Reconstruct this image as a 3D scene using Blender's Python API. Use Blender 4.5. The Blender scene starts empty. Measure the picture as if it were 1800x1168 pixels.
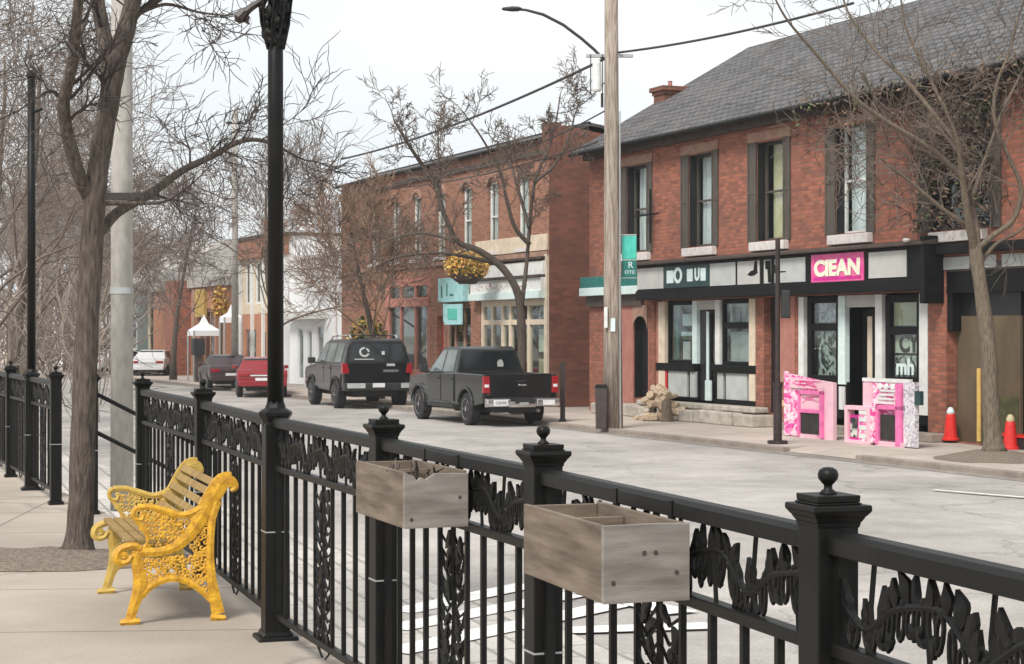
import bpy, math, random
from mathutils import Vector, Matrix
R = math.radians
scene = bpy.context.scene
# ------------------------------------------------------------ camera, sky, sun, exposure
cam_d = bpy.data.cameras.new('camera'); cam = bpy.data.objects.new('camera', cam_d)
scene.collection.objects.link(cam); scene.camera = cam
cam.location = (0, 0, 1.5); cam.rotation_euler = (R(90), 0, 0)
cam_d.sensor_width = 36; cam_d.lens = 64; cam_d.shift_y = 0.0017
cam_d.clip_start = 0.1; cam_d.clip_end = 3000
w = bpy.data.worlds.new('World'); scene.world = w; w.use_nodes = True
wn = w.node_tree; wn.nodes.clear()
sky = wn.nodes.new('ShaderNodeTexSky'); sky.sky_type = 'NISHITA'; sky.sun_disc = False
sky.sun_elevation = R(48); sky.sun_rotation = R(-150); sky.air_density = 1.0; sky.dust_density = 3.0
hs = wn.nodes.new('ShaderNodeHueSaturation'); hs.inputs['Saturation'].default_value = 0.25
cl_tc = wn.nodes.new('ShaderNodeTexCoord'); cl_map = wn.nodes.new('ShaderNodeMapping'); cl_map.inputs['Scale'].default_value = (1.0, 1.0, 2.6)
cl = wn.nodes.new('ShaderNodeTexNoise'); cl.inputs['Scale'].default_value = 3.2; cl.inputs['Detail'].default_value = 5
rmp = wn.nodes.new('ShaderNodeValToRGB'); rmp.color_ramp.elements[0].position = 0.36; rmp.color_ramp.elements[1].position = 0.62
rmp.color_ramp.elements[0].color = (5.9, 6.35, 6.6, 1); rmp.color_ramp.elements[1].color = (6.9, 6.98, 7.0, 1)
mx = wn.nodes.new('ShaderNodeMix'); mx.data_type = 'RGBA'; mx.inputs['Factor'].default_value = 0.8
bg = wn.nodes.new('ShaderNodeBackground'); bg.inputs['Strength'].default_value = 0.10
wo = wn.nodes.new('ShaderNodeOutputWorld')
L = wn.links.new
L(sky.outputs[0], hs.inputs['Color']); L(hs.outputs[0], mx.inputs[6]); L(cl_tc.outputs['Generated'], cl_map.inputs[0])
L(cl_map.outputs[0], cl.inputs['Vector']); L(cl.outputs[0], rmp.inputs[0]); L(rmp.outputs[0], mx.inputs[7])
L(mx.outputs[2], bg.inputs['Color']); L(bg.outputs[0], wo.inputs[0])
sun_d = bpy.data.lights.new('sun', 'SUN'); sun_d.energy = 2.3; sun_d.angle = R(18); sun_d.color = (1, .95, .88)
sun = bpy.data.objects.new('sun', sun_d); scene.collection.objects.link(sun)
az = R(-150)   # sun stands behind and left of the camera
sdir = Vector((math.sin(az) * math.cos(R(48)), math.cos(az) * math.cos(R(48)), math.sin(R(48))))
sun.rotation_euler = sdir.to_track_quat('Z', 'Y').to_euler()
scene.view_settings.view_transform = 'Standard'; scene.view_settings.look = 'None'
scene.view_settings.exposure = 0.72; scene.view_settings.gamma = 1
scene.render.engine = 'CYCLES'

# ------------------------------------------------------------ frames
F = 3200.0
def P(px, py, Y):                       # point seen at a photo pixel at depth Y
    return Vector(((px - 900) * Y / F, Y, 1.5 - (py - 587) * Y / F))
UX, UY = -0.3984, 0.9172                # along the street, away from the viewer
RZ = math.atan2(UX * 1.0, 0.3984 * 0 + 1) if False else math.atan2(-0.9172, 0.3984)
def W(s, t, z=0.0): return Vector((UX * s + 0.9172 * t, UY * s + 0.3984 * t, z))
def s_at(px, t):
    k = (px - 900) / F
    return (0.9172 * t - k * 0.3984 * t) / (0.3984 + 0.9172 * k)
SW, RD = -0.65, -0.745                   # far pavement and road levels

# ------------------------------------------------------------ materials
def mat(name, col, rough=.7, metal=0.0, var=.12, scale=6, col2=None, bump=0.0, bscale=40, coat=0, spec=None, coords='Object', stretch=None, detail=6):
    m = bpy.data.materials.new(name); m.use_nodes = True
    n = m.node_tree.nodes; b = n['Principled BSDF']; l = m.node_tree.links.new
    b.inputs['Roughness'].default_value = rough; b.inputs['Metallic'].default_value = metal
    if coat: b.inputs['Coat Weight'].default_value = coat; b.inputs['Coat Roughness'].default_value = .08
    if spec is not None: b.inputs['Specular IOR Level'].default_value = spec
    tc = n.new('ShaderNodeTexCoord'); mp = n.new('ShaderNodeMapping'); l(tc.outputs[coords], mp.inputs[0])
    if stretch: mp.inputs['Scale'].default_value = stretch
    ns = n.new('ShaderNodeTexNoise'); ns.inputs['Scale'].default_value = scale; ns.inputs['Detail'].default_value = detail
    l(mp.outputs[0], ns.inputs['Vector'])
    r = n.new('ShaderNodeValToRGB'); r.color_ramp.elements[0].position = .32; r.color_ramp.elements[1].position = .68
    c2 = col2 if col2 else tuple(min(1, c * (1 + var)) for c in col)
    c1 = col if col2 else tuple(c * (1 - var) for c in col)
    r.color_ramp.elements[0].color = (*c1, 1); r.color_ramp.elements[1].color = (*c2, 1)
    l(ns.outputs[0], r.inputs[0]); l(r.outputs[0], b.inputs['Base Color'])
    if bump:
        n2 = n.new('ShaderNodeTexNoise'); n2.inputs['Scale'].default_value = bscale; n2.inputs['Detail'].default_value = 5
        l(mp.outputs[0], n2.inputs['Vector'])
        bp = n.new('ShaderNodeBump'); bp.inputs['Strength'].default_value = bump; bp.inputs['Distance'].default_value = .02
        l(n2.outputs[0], bp.inputs['Height']); l(bp.outputs[0], b.inputs['Normal'])
    return m
def emboss(m):
    return m
def brick(name, c1, c2, mortar, bw=.22, bh=.075, rough=.85, dirt=(.10, .07, .06), dirtf=.35, msize=.008, warp=.02):
    m = bpy.data.materials.new(name); m.use_nodes = True
    n = m.node_tree.nodes; l = m.node_tree.links.new; b = n['Principled BSDF']; b.inputs['Roughness'].default_value = rough
    tc = n.new('ShaderNodeTexCoord'); sp = n.new('ShaderNodeSeparateXYZ'); l(tc.outputs['Object'], sp.inputs[0])
    ad = n.new('ShaderNodeMath'); l(sp.outputs[0], ad.inputs[0]); l(sp.outputs[1], ad.inputs[1])
    cb = n.new('ShaderNodeCombineXYZ'); l(ad.outputs[0], cb.inputs[0]); l(sp.outputs[2], cb.inputs[1])
    wz = n.new('ShaderNodeTexNoise'); wz.inputs['Scale'].default_value = 2.5; l(cb.outputs[0], wz.inputs['Vector'])
    va = n.new('ShaderNodeVectorMath'); va.operation = 'MULTIPLY_ADD'; l(wz.outputs['Color'], va.inputs[0]); va.inputs[1].default_value = (warp, warp, 0); l(cb.outputs[0], va.inputs[2])
    bt = n.new('ShaderNodeTexBrick'); l(va.outputs[0], bt.inputs['Vector'])
    bt.inputs['Scale'].default_value = 1; bt.inputs['Brick Width'].default_value = bw; bt.inputs['Row Height'].default_value = bh
    bt.inputs['Mortar Size'].default_value = msize; bt.inputs['Mortar Smooth'].default_value = .3; bt.inputs['Bias'].default_value = -.1
    bt.inputs['Color1'].default_value = (*c1, 1); bt.inputs['Color2'].default_value = (*c2, 1); bt.inputs['Mortar'].default_value = (*mortar, 1)
    ns = n.new('ShaderNodeTexNoise'); ns.inputs['Scale'].default_value = 1.1; ns.inputs['Detail'].default_value = 8; ns.inputs['Roughness'].default_value = .7
    l(tc.outputs['Object'], ns.inputs['Vector'])
    rr = n.new('ShaderNodeValToRGB'); rr.color_ramp.elements[0].position = .42; rr.color_ramp.elements[1].position = .75
    rr.color_ramp.elements[0].color = (0, 0, 0, 1); rr.color_ramp.elements[1].color = (dirtf,) * 3 + (1,)
    l(ns.outputs[0], rr.inputs[0])
    mx = n.new('ShaderNodeMix'); mx.data_type = 'RGBA'; l(rr.outputs[0], mx.inputs['Factor']); l(bt.outputs['Color'], mx.inputs[6]); mx.inputs[7].default_value = (*dirt, 1)
    l(mx.outputs[2], b.inputs['Base Color'])
    bp = n.new('ShaderNodeBump'); bp.inputs['Strength'].default_value = .5; bp.inputs['Distance'].default_value = .01; bp.invert = True
    l(bt.outputs['Fac'], bp.inputs['Height']); l(bp.outputs[0], b.inputs['Normal'])
    return m
def glassmat(name, tint=(.5, .56, .56), refl=.35):
    m = bpy.data.materials.new(name); m.use_nodes = True; n = m.node_tree.nodes; l = m.node_tree.links.new
    n.clear(); o = n.new('ShaderNodeOutputMaterial'); ms = n.new('ShaderNodeMixShader'); tr = n.new('ShaderNodeBsdfTransparent'); gl = n.new('ShaderNodeBsdfGlossy')
    tr.inputs[0].default_value = (*tint, 1); gl.inputs['Roughness'].default_value = .03; gl.inputs[0].default_value = (.9, .95, .95, 1)
    fr = n.new('ShaderNodeLayerWeight'); fr.inputs[0].default_value = .5; pw = n.new('ShaderNodeMath'); pw.operation = 'POWER'; pw.inputs[1].default_value = 3.0
    ma = n.new('ShaderNodeMath'); ma.operation = 'MULTIPLY_ADD'; ma.inputs[1].default_value = refl * 2; ma.inputs[2].default_value = .04
    l(fr.outputs['Facing'], pw.inputs[0]); l(pw.outputs[0], ma.inputs[0]); l(ma.outputs[0], ms.inputs[0]); l(tr.outputs[0], ms.inputs[1]); l(gl.outputs[0], ms.inputs[2]); l(ms.outputs[0], o.inputs[0])
    return m
def pattern(name, stops, scale=5, stretch=(1, 1, 1), rough=.6, kind='voronoi'):
    m = bpy.data.materials.new(name); m.use_nodes = True; n = m.node_tree.nodes; l = m.node_tree.links.new; b = n['Principled BSDF']
    b.inputs['Roughness'].default_value = rough
    tc = n.new('ShaderNodeTexCoord'); mp = n.new('ShaderNodeMapping'); mp.inputs['Scale'].default_value = stretch; l(tc.outputs['Object'], mp.inputs[0])
    ns = n.new('ShaderNodeTexNoise'); ns.inputs['Scale'].default_value = scale; ns.inputs['Detail'].default_value = 2.5; ns.inputs['Distortion'].default_value = 1.6
    l(mp.outputs[0], ns.inputs['Vector'])
    r = n.new('ShaderNodeValToRGB'); r.color_ramp.interpolation = 'LINEAR'
    while len(r.color_ramp.elements) < len(stops): r.color_ramp.elements.new(.5)
    for e, (p, c) in zip(r.color_ramp.elements, stops): e.position = p; e.color = (*c, 1)
    l(ns.outputs[0], r.inputs[0]); l(r.outputs[0], b.inputs['Base Color'])
    return m
M = {}
M['iron'] = mat('black_iron', (.0042, .0048, .0050), .45, .0, .5, 5, col2=(.0105, .0100, .0095), bump=.05, bscale=60, spec=.2)
M['iron_brown'] = mat('brown_black_iron', (.028, .018, .016), .5, 0, .4, 9)
M['concrete'] = None
M['pole_wood'] = mat('weathered_pole_wood', (.20, .155, .12), .95, col2=(.45, .385, .33), scale=4, stretch=(6, 6, .5), bump=.9, bscale=20)
M['pole_concrete'] = mat('concrete_pole', (.33, .31, .28), .9, col2=(.43, .41, .38), scale=14, stretch=(1, 1, .4), bump=.3, bscale=60)
M['bark'] = mat('grey_brown_bark', (.045, .034, .027), .95, col2=(.135, .108, .088), scale=9, stretch=(5, 5, 1), bump=.9, bscale=14)
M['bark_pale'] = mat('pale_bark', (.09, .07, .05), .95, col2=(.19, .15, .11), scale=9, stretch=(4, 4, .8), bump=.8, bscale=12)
M['twig'] = mat('bare_twigs', (.12, .09, .072), .9, var=.3, scale=2)
M['twig_dark'] = mat('dark_bare_twigs', (.055, .042, .038), .9, var=.3, scale=2)
M['twig_far'] = mat('hazed_grey_brown_twigs', (.20, .165, .14), .9, var=.25, scale=1)  # paler than the other twigs, distance haze put into the colour
M['twig_rust'] = mat('rusty_twigs', (.20, .13, .09), .9, var=.4, scale=2)
M['yellow_leaf'] = mat('yellow_leaves', (.50, .30, .045), .7, col2=(.72, .52, .12), scale=6)
M['orange_leaf'] = mat('orange_leaves', (.42, .16, .05), .7, col2=(.62, .35, .15), scale=6)
M['green_leaf'] = mat('dark_green_leaves', (.05, .09, .03), .7, col2=(.12, .16, .05), scale=6)
M['brickA'] = brick('red_brick', (.38, .125, .072), (.185, .062, .042), (.19, .105, .078), bh=.088, dirtf=.42, msize=.011)
M['brickB'] = brick('brown_red_brick', (.34, .145, .09), (.19, .075, .05), (.26, .18, .14), dirt=(.2, .13, .07), dirtf=.4)
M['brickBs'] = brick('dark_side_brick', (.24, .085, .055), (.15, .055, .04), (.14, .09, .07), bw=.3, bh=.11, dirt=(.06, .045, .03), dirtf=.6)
M['brickO'] = brick('orange_brick', (.50, .21, .11), (.40, .16, .085), (.40, .26, .2), dirtf=.2)
M['brick_paint'] = mat('pinkish_rendered_brick', (.33, .13, .10), .85, col2=(.40, .18, .14), scale=3, bump=.2, bscale=25)
M['slate'] = brick('grey_slate_shingles', (.11, .105, .108), (.058, .057, .06), (.018, .018, .02), bw=.30, bh=.165, rough=.8, dirt=(.17, .155, .145), dirtf=.5, msize=.028, warp=.16)
M['trim_dark'] = mat('charcoal_painted_wood', (.0055, .006, .0062), .55, var=.4, scale=3, spec=.18)
M['trim_brown'] = mat('dark_brown_trim', (.06, .042, .035), .7, var=.3, scale=3)
M['shutter'] = mat('brown_black_shutter', (.055, .045, .038), .7, col2=(.10, .085, .07), scale=3, stretch=(8, 8, .7))
M['stone'] = mat('brown_stone_lintel', (.26, .15, .11), .85, col2=(.38, .23, .17), scale=5, bump=.3)
M['sill'] = mat('white_painted_sill', (.62, .58, .56), .7, var=.12, scale=8)
M['white'] = mat('white_painted_wood', (.66, .67, .65), .6, var=.1, scale=5)
M['cream'] = mat('cream_paint', (.62, .52, .40), .65, var=.12, scale=4)
M['panel_white'] = mat('off_white_sign_panel', (.46, .46, .44), .6, var=.08, scale=3)
M['panel_grey'] = mat('pale_grey_panel', (.42, .44, .43), .6, var=.1, scale=3)
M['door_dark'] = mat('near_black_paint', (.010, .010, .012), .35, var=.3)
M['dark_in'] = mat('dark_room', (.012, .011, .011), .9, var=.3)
M['curtain'] = mat('pale_curtain', (.62, .62, .62), .9, var=.3, scale=3, stretch=(14, 14, .3))
M['curtain_y'] = mat('yellowish_blind', (.60, .52, .32), .9, var=.12, scale=3)
M['glass'] = glassmat('window_glass', (.9, .94, .94), .25)
M['shopglass'] = glassmat('shop_glass', (.85, .9, .9), .3)
M['teal'] = mat('teal_sign', (.03, .40, .32), .4, col2=(.07, .55, .44), scale=8, coat=.3)
M['teal_dark'] = mat('dark_teal', (.01, .15, .13), .5)
M['teal_pale'] = mat('pale_teal_paint', (.34, .62, .64), .5, var=.12, scale=6)
M['green_dark'] = mat('dark_green_signboard', (.014, .05, .05), .5, var=.2)
M['letter'] = mat('pale_lettering', (.62, .74, .73), .5, var=.08, scale=8)
M['letter_cream'] = mat('cream_lettering', (.78, .78, .62), .5, var=.06, scale=8)
M['pink'] = mat('magenta_sign', (.72, .05, .30), .45, col2=(.75, .16, .33), scale=4)
M['magenta'] = mat('deep_magenta', (.55, .01, .24), .45, var=.15)
M['pink_pale'] = mat('pale_pink_board', (.74, .46, .53), .6, var=.08, scale=5)
M['pink_mid'] = mat('mid_pink_board', (.72, .16, .38), .6, var=.15, scale=7)
M['pink_print'] = pattern('pink_printed_poster', [(.30, (.60, .02, .24)), (.44, (.76, .10, .36)), (.52, (.78, .50, .58)), (.62, (.82, .74, .76)), (.75, (.45, .03, .18))], 4, (1.0, 1.0, 1.6))
M['grey_print'] = pattern('grey_printed_poster', [(.35, (.25, .23, .27)), (.5, (.58, .55, .6)), (.62, (.70, .68, .7))], 9, (1, 1, 1.3))
M['shop_goods'] = pattern('window_display_goods', [(.38, (.015, .016, .016)), (.47, (.06, .065, .06)), (.54, (.45, .47, .42)), (.66, (.65, .66, .6)), (.74, (.05, .05, .05))], 2.6, (1.6, 1.6, 1.2))
M['blackboard'] = mat('blackboard', (.02, .018, .016), .6, var=.4, scale=5)
M['red'] = mat('red_plastic', (.72, .025, .02), .4, var=.1, coat=.2)
M['red_door'] = mat('red_paint', (.5, .02, .025), .5)
M['yellow_pole'] = mat('faded_yellow_paint', (.62, .42, .12), .6)
M['plywood'] = mat('recess_shaded_plywood', (.085, .06, .035), .85, col2=(.14, .10, .06), scale=2, stretch=(1, 1, .5))  # brown boards, darkened in colour for the shading of the recess
M['moss'] = mat('mossy_board', (.07, .075, .03), .9, var=.3)
M['rubble'] = mat('pale_rubble_stone', (.30, .27, .23), .9, col2=(.46, .42, .37), scale=5, bump=.6, bscale=15)
M['log'] = mat('split_firewood', (.28, .20, .13), .9, col2=(.50, .40, .29), scale=12, bump=.4)
M['soil'] = mat('mulch_soil', (.13, .10, .08), 1, col2=(.26, .205, .165), scale=30, bump=1, bscale=60)
M['yellow_iron'] = mat('yellow_painted_cast_iron', (.44, .21, .012), .5, col2=(.74, .41, .02), scale=26, coat=.1, bump=.3, bscale=60)
M['yellow_worn'] = mat('worn_yellow_cast_iron', (.42, .27, .05), .6, col2=(.60, .42, .10), scale=25)
M['slat'] = mat('weathered_slats', (.16, .10, .03), .8, col2=(.34, .22, .07), scale=6, stretch=(1, 6, 1))
M['box_wood'] = mat('brown_aged_board', (.085, .062, .045), .85, col2=(.21, .165, .125), scale=4, stretch=(1, 1, 8), bump=.10, bscale=30, detail=12)
M['box_pale'] = mat('pale_aged_board', (.15, .132, .115), .85, col2=(.28, .258, .235), scale=4, stretch=(1, 1.2, 7), bump=.08, bscale=30, detail=12)
M['paint_grey'] = mat('dark_grey_car_paint', (.018, .020, .019), .2, .1, .08, 2, coat=.35)
M['paint_plum'] = mat('plum_black_car_paint', (.010, .007, .010), .2, .1, .1, 2, coat=.35)
M['paint_black'] = mat('black_car_paint', (.005, .005, .006), .25, .0, .1, 2, coat=.25)
M['paint_red'] = mat('red_car_paint', (.27, .006, .014), .3, .1, .08, 2, coat=.7)
M['paint_white'] = mat('white_car_paint', (.68, .69, .70), .35, .0, .05, 2, coat=.5)
M['paint_silver'] = mat('silver_car_paint', (.42, .44, .46), .35, .4, .05, 2, coat=.5)
M['paint_mauve'] = mat('brownish_plum_paint', (.07, .04, .045), .4, .2, .1, 2, coat=.4)
M['tyre'] = mat('tyre_rubber', (.014, .013, .014), .85, var=.2)
M['rim'] = mat('alloy_rim', (.42, .42, .42), .35, .8, .1)
M['chrome'] = mat('chrome_bumper', (.62, .60, .60), .22, .9, .1, 4)
M['autoglass'] = mat('tinted_car_glass', (.010, .014, .015), .08, .0, .2, 2, coat=.35, spec=.4)
M['autoglass_pale'] = mat('pale_car_glass', (.16, .20, .20), .05, .25, .2, 2, coat=1.0, spec=1)
M['tail'] = mat('red_lamp_lens', (.30, .008, .014), .2, coat=.6)
M['plate'] = mat('number_plate', (.70, .70, .72), .5)
M['black_plastic'] = mat('black_plastic', (.02, .02, .021), .6)
M['steel'] = mat('galvanised_steel', (.40, .42, .42), .5, .4, .1)
M['cable'] = mat('cable', (.03, .028, .028), .6)
M['bin'] = mat('dark_brown_bin', (.05, .036, .032), .6, var=.2)
M['roof_grey'] = mat('weathered_grey_roof', (.38, .36, .34), .9, var=.15, scale=3)
M['marking'] = mat('worn_white_road_paint', (.55, .54, .53), .8, col2=(.80, .79, .78), scale=9)
M['white_far'] = mat('white_render', (.74, .75, .76), .8, var=.05, scale=.8)
M['green_grey'] = mat('grey_green_cladding', (.17, .20, .19), .8, var=.15)
M['stripe_far'] = mat('mustard_board', (.45, .30, .08), .8)

def ground_mat(name, c1, c2, scale, speck=.12, lines=None, rot=0, crack=None, stain=.18, fine=55):
    m = bpy.data.materials.new(name); m.use_nodes = True; n = m.node_tree.nodes; l = m.node_tree.links.new; b = n['Principled BSDF']
    b.inputs['Roughness'].default_value = .92
    g = n.new('ShaderNodeNewGeometry')
    a = n.new('ShaderNodeTexNoise'); a.inputs['Scale'].default_value = scale; a.inputs['Detail'].default_value = 8; a.inputs['Roughness'].default_value = .6; l(g.outputs['Position'], a.inputs['Vector'])
    r = n.new('ShaderNodeValToRGB'); r.color_ramp.elements[0].position = .3; r.color_ramp.elements[1].position = .7
    r.color_ramp.elements[0].color = (*c1, 1); r.color_ramp.elements[1].color = (*c2, 1); l(a.outputs[0], r.inputs[0])
    s = n.new('ShaderNodeTexNoise'); s.inputs['Scale'].default_value = fine; s.inputs['Detail'].default_value = 6; l(g.outputs['Position'], s.inputs['Vector'])
    sr = n.new('ShaderNodeMapRange'); sr.inputs['From Min'].default_value = .3; sr.inputs['From Max'].default_value = .7; sr.inputs['To Min'].default_value = 1 - speck; sr.inputs['To Max'].default_value = 1 + speck
    l(s.outputs[0], sr.inputs['Value'])
    mu = n.new('ShaderNodeVectorMath'); mu.operation = 'SCALE'; l(r.outputs[0], mu.inputs[0]); l(sr.outputs[0], mu.inputs['Scale'])
    out = mu.outputs[0]
    st = n.new('ShaderNodeTexNoise'); st.inputs['Scale'].default_value = .35; st.inputs['Detail'].default_value = 7; l(g.outputs['Position'], st.inputs['Vector'])
    s2 = n.new('ShaderNodeMapRange'); s2.inputs['From Min'].default_value = .35; s2.inputs['From Max'].default_value = .65; s2.inputs['To Min'].default_value = 1 - stain; s2.inputs['To Max'].default_value = 1 + stain * .4
    l(st.outputs[0], s2.inputs['Value'])
    m3 = n.new('ShaderNodeVectorMath'); m3.operation = 'SCALE'; l(out, m3.inputs[0]); l(s2.outputs[0], m3.inputs['Scale']); out = m3.outputs[0]
    if lines:
        mp = n.new('ShaderNodeMapping'); mp.inputs['Rotation'].default_value = (0, 0, rot); l(g.outputs['Position'], mp.inputs[0])
        bt = n.new('ShaderNodeTexBrick'); bt.inputs['Scale'].default_value = 1; bt.inputs['Brick Width'].default_value = lines[0]; bt.inputs['Row Height'].default_value = lines[1]
        bt.inputs['Mortar Size'].default_value = lines[2]; bt.offset = lines[3]; bt.inputs['Mortar Smooth'].default_value = .2
        bt.inputs['Color1'].default_value = (1, 1, 1, 1); bt.inputs['Color2'].default_value = (lines[5],) * 3 + (1,); bt.inputs['Mortar'].default_value = (lines[4],) * 3 + (1,)
        l(mp.outputs[0], bt.inputs['Vector'])
        m4 = n.new('ShaderNodeVectorMath'); m4.operation = 'MULTIPLY'; l(out, m4.inputs[0]); l(bt.outputs['Color'], m4.inputs[1]); out = m4.outputs[0]
    if crack:
        v = n.new('ShaderNodeTexVoronoi'); v.feature = 'DISTANCE_TO_EDGE'; v.inputs['Scale'].default_value = crack
        wv = n.new('ShaderNodeTexNoise'); wv.inputs['Scale'].default_value = 1.5; wv.inputs['Detail'].default_value = 6; l(g.outputs['Position'], wv.inputs['Vector'])
        va = n.new('ShaderNodeVectorMath'); va.operation = 'MULTIPLY_ADD'; l(wv.outputs['Color'], va.inputs[0]); va.inputs[1].default_value = (1.2, 1.2, 0); l(g.outputs['Position'], va.inputs[2])
        l(va.outputs[0], v.inputs['Vector'])
        cr = n.new('ShaderNodeMapRange'); cr.inputs['From Max'].default_value = .012; cr.inputs['To Min'].default_value = .72; cr.inputs['To Max'].default_value = 1
        l(v.outputs['Distance'], cr.inputs['Value'])
        m5 = n.new('ShaderNodeVectorMath'); m5.operation = 'SCALE'; l(out, m5.inputs[0]); l(cr.outputs[0], m5.inputs['Scale']); out = m5.outputs[0]
    l(out, b.inputs['Base Color'])
    bp = n.new('ShaderNodeBump'); bp.inputs['Strength'].default_value = .3; bp.inputs['Distance'].default_value = .01; l(s.outputs[0], bp.inputs['Height']); l(bp.outputs[0], b.inputs['Normal'])
    return m
M['asphalt'] = ground_mat('old_pale_asphalt', (.315, .292, .272), (.42, .392, .368), 1.6, .15, crack=.3, stain=.24, fine=38)
M['pavement'] = ground_mat('concrete_pavement', (.40, .345, .30), (.49, .425, .375), 1.5, .1, lines=(1.8, 1.8, .012, 0, .55, .95), rot=-RZ - R(0), crack=None)
M['walk_near'] = ground_mat('near_concrete_walk', (.35, .30, .25), (.43, .372, .315), 1.3, .08, lines=(3.0, 1.55, .010, 0, .42, .97), rot=R(-4), crack=.22, stain=.28)
M['pavers'] = ground_mat('pale_pavers', (.46, .43, .40), (.58, .55, .51), 2, .12, lines=(.85, .27, .022, .5, .55, .85), rot=-RZ + .1, crack=1.6)
M['gutter'] = ground_mat('gutter_dirt', (.17, .145, .125), (.30, .27, .245), 5, .2)
M['earth'] = ground_mat('dull_earth', (.20, .17, .13), (.27, .23, .18), .4, .2)
M['kerb'] = ground_mat('kerb_stone', (.20, .165, .14), (.31, .265, .23), 3, .15)

# ------------------------------------------------------------ mesh helpers
class MB:
    def __init__(self): self.v = []; self.f = []; self.mi = []
    def add(self, vs, fs, mi=0):
        o = len(self.v); self.v += [tuple(p) for p in vs]; self.f += [tuple(i + o for i in f) for f in fs]; self.mi += [mi] * len(fs)
        return self
    def box(self, x0, x1, y0, y1, z0, z1, T=None, mi=0):
        vs = [Vector((x, y, z)) for z in (z0, z1) for y in (y0, y1) for x in (x0, x1)]
        if T: vs = [T @ p for p in vs]
        return self.add(vs, [(0, 2, 3, 1), (4, 5, 7, 6), (0, 1, 5, 4), (2, 6, 7, 3), (0, 4, 6, 2), (1, 3, 7, 5)], mi)
    def tube(self, pts, rad, n=8, mi=0, cap=True, flat=1.0):
        pts = [Vector(p) for p in pts]
        if not isinstance(rad, (list, tuple)): rad = [rad] * len(pts)
        o = len(self.v); prev = None; N = len(pts)
        for i, p in enumerate(pts):
            d = (pts[min(i + 1, N - 1)] - pts[max(i - 1, 0)])
            d = d.normalized() if d.length > 1e-9 else Vector((0, 0, 1))
            if prev is None:
                a = Vector((0, 0, 1)) if abs(d.z) < .9 else Vector((1, 0, 0)); x = d.cross(a).normalized()
            else: x = (prev - d * prev.dot(d)).normalized()
            prev = x; y = d.cross(x)
            for j in range(n):
                t = 2 * math.pi * j / n
                self.v.append(tuple(p + (x * math.cos(t) + y * math.sin(t) * flat) * rad[i]))
        for i in range(N - 1):
            for j in range(n):
                a = o + i * n + j; b = o + i * n + (j + 1) % n
                self.f.append((a, b, b + n, a + n)); self.mi.append(mi)
        if cap:
            self.f.append(tuple(o + j for j in range(n))[::-1]); self.f.append(tuple(o + (N - 1) * n + j for j in range(n))); self.mi += [mi, mi]
        return self
    def lathe(self, prof, n=16, c=(0, 0, 0), axis='z', mi=0):
        o = len(self.v); c = Vector(c)
        for r, z in prof:
            for j in range(n):
                t = 2 * math.pi * j / n; a, b = r * math.cos(t), r * math.sin(t)
                q = {'z': (a, b, z), 'y': (a, z, b), 'x': (z, a, b)}[axis]
                self.v.append(tuple(c + Vector(q)))
        for i in range(len(prof) - 1):
            for j in range(n):
                a = o + i * n + j; b = o + i * n + (j + 1) % n
                self.f.append((a, b, b + n, a + n)); self.mi.append(mi)
        self.f.append(tuple(o + j for j in range(n))[::-1]); self.f.append(tuple(o + (len(prof) - 1) * n + j for j in range(n))); self.mi += [mi, mi]
        return self
    def prism(self, poly, y0, y1, plane='xz', T=None, mi=0):   # polygon extruded across the third axis
        n = len(poly); y0f = y0 if callable(y0) else (lambda a, b: y0); y1f = y1 if callable(y1) else (lambda a, b: y1)
        mk = {'xz': lambda a, b, y: Vector((a, y, b)), 'yz': lambda a, b, y: Vector((y, a, b)), 'xy': lambda a, b, y: Vector((a, b, y))}[plane]
        vs = [mk(a, b, y0f(a, b)) for a, b in poly] + [mk(a, b, y1f(a, b)) for a, b in poly]
        if T: vs = [T @ p for p in vs]
        return self.add(vs, [tuple(range(n)), tuple(range(2 * n - 1, n - 1, -1))] + [(i, i + n, (i + 1) % n + n, (i + 1) % n) for i in range(n)], mi)
    def frust(self, cx, cy, z0, z1, a0, a1, b0=None, b1=None, mi=0):
        b0 = a0 if b0 is None else b0; b1 = a1 if b1 is None else b1
        vs = [(cx + sx * a, cy + sy * b, z) for (a, b, z) in ((a0, b0, z0), (a1, b1, z1)) for sy in (-1, 1) for sx in (-1, 1)]
        return self.add(vs, [(0, 2, 3, 1), (4, 5, 7, 6), (0, 1, 5, 4), (2, 6, 7, 3), (0, 4, 6, 2), (1, 3, 7, 5)], mi)
    def build(self, name, m, parent=None, loc=(0, 0, 0), rz=0, bevel=0, smooth=False, seg=2):
        me = bpy.data.meshes.new(name); me.from_pydata(self.v, [], self.f)
        ms = m if isinstance(m, (list, tuple)) else [m]
        for q in ms: me.materials.append(M[q] if isinstance(q, str) else q)
        if len(ms) > 1: me.polygons.foreach_set('material_index', self.mi)
        if smooth: me.polygons.foreach_set('use_smooth', [True] * len(me.polygons))
        me.update()
        import bmesh
        bm = bmesh.new(); bm.from_mesh(me); bmesh.ops.recalc_face_normals(bm, faces=bm.faces); bm.to_mesh(me); bm.free()
        o = bpy.data.objects.new(name, me); scene.collection.objects.link(o)
        o.location = loc; o.rotation_euler = (0, 0, rz)
        if parent: o.parent = parent
        if bevel:
            b = o.modifiers.new('bevel', 'BEVEL'); b.width = bevel; b.segments = seg; b.limit_method = 'ANGLE'; b.angle_limit = R(40)
        return o
def tag(o, label=None, cat=None, group=None, kind=None):
    if label: o['label'] = label
    if cat: o['category'] = cat
    if group: o['group'] = group
    if kind: o['kind'] = kind
    return o
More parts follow.
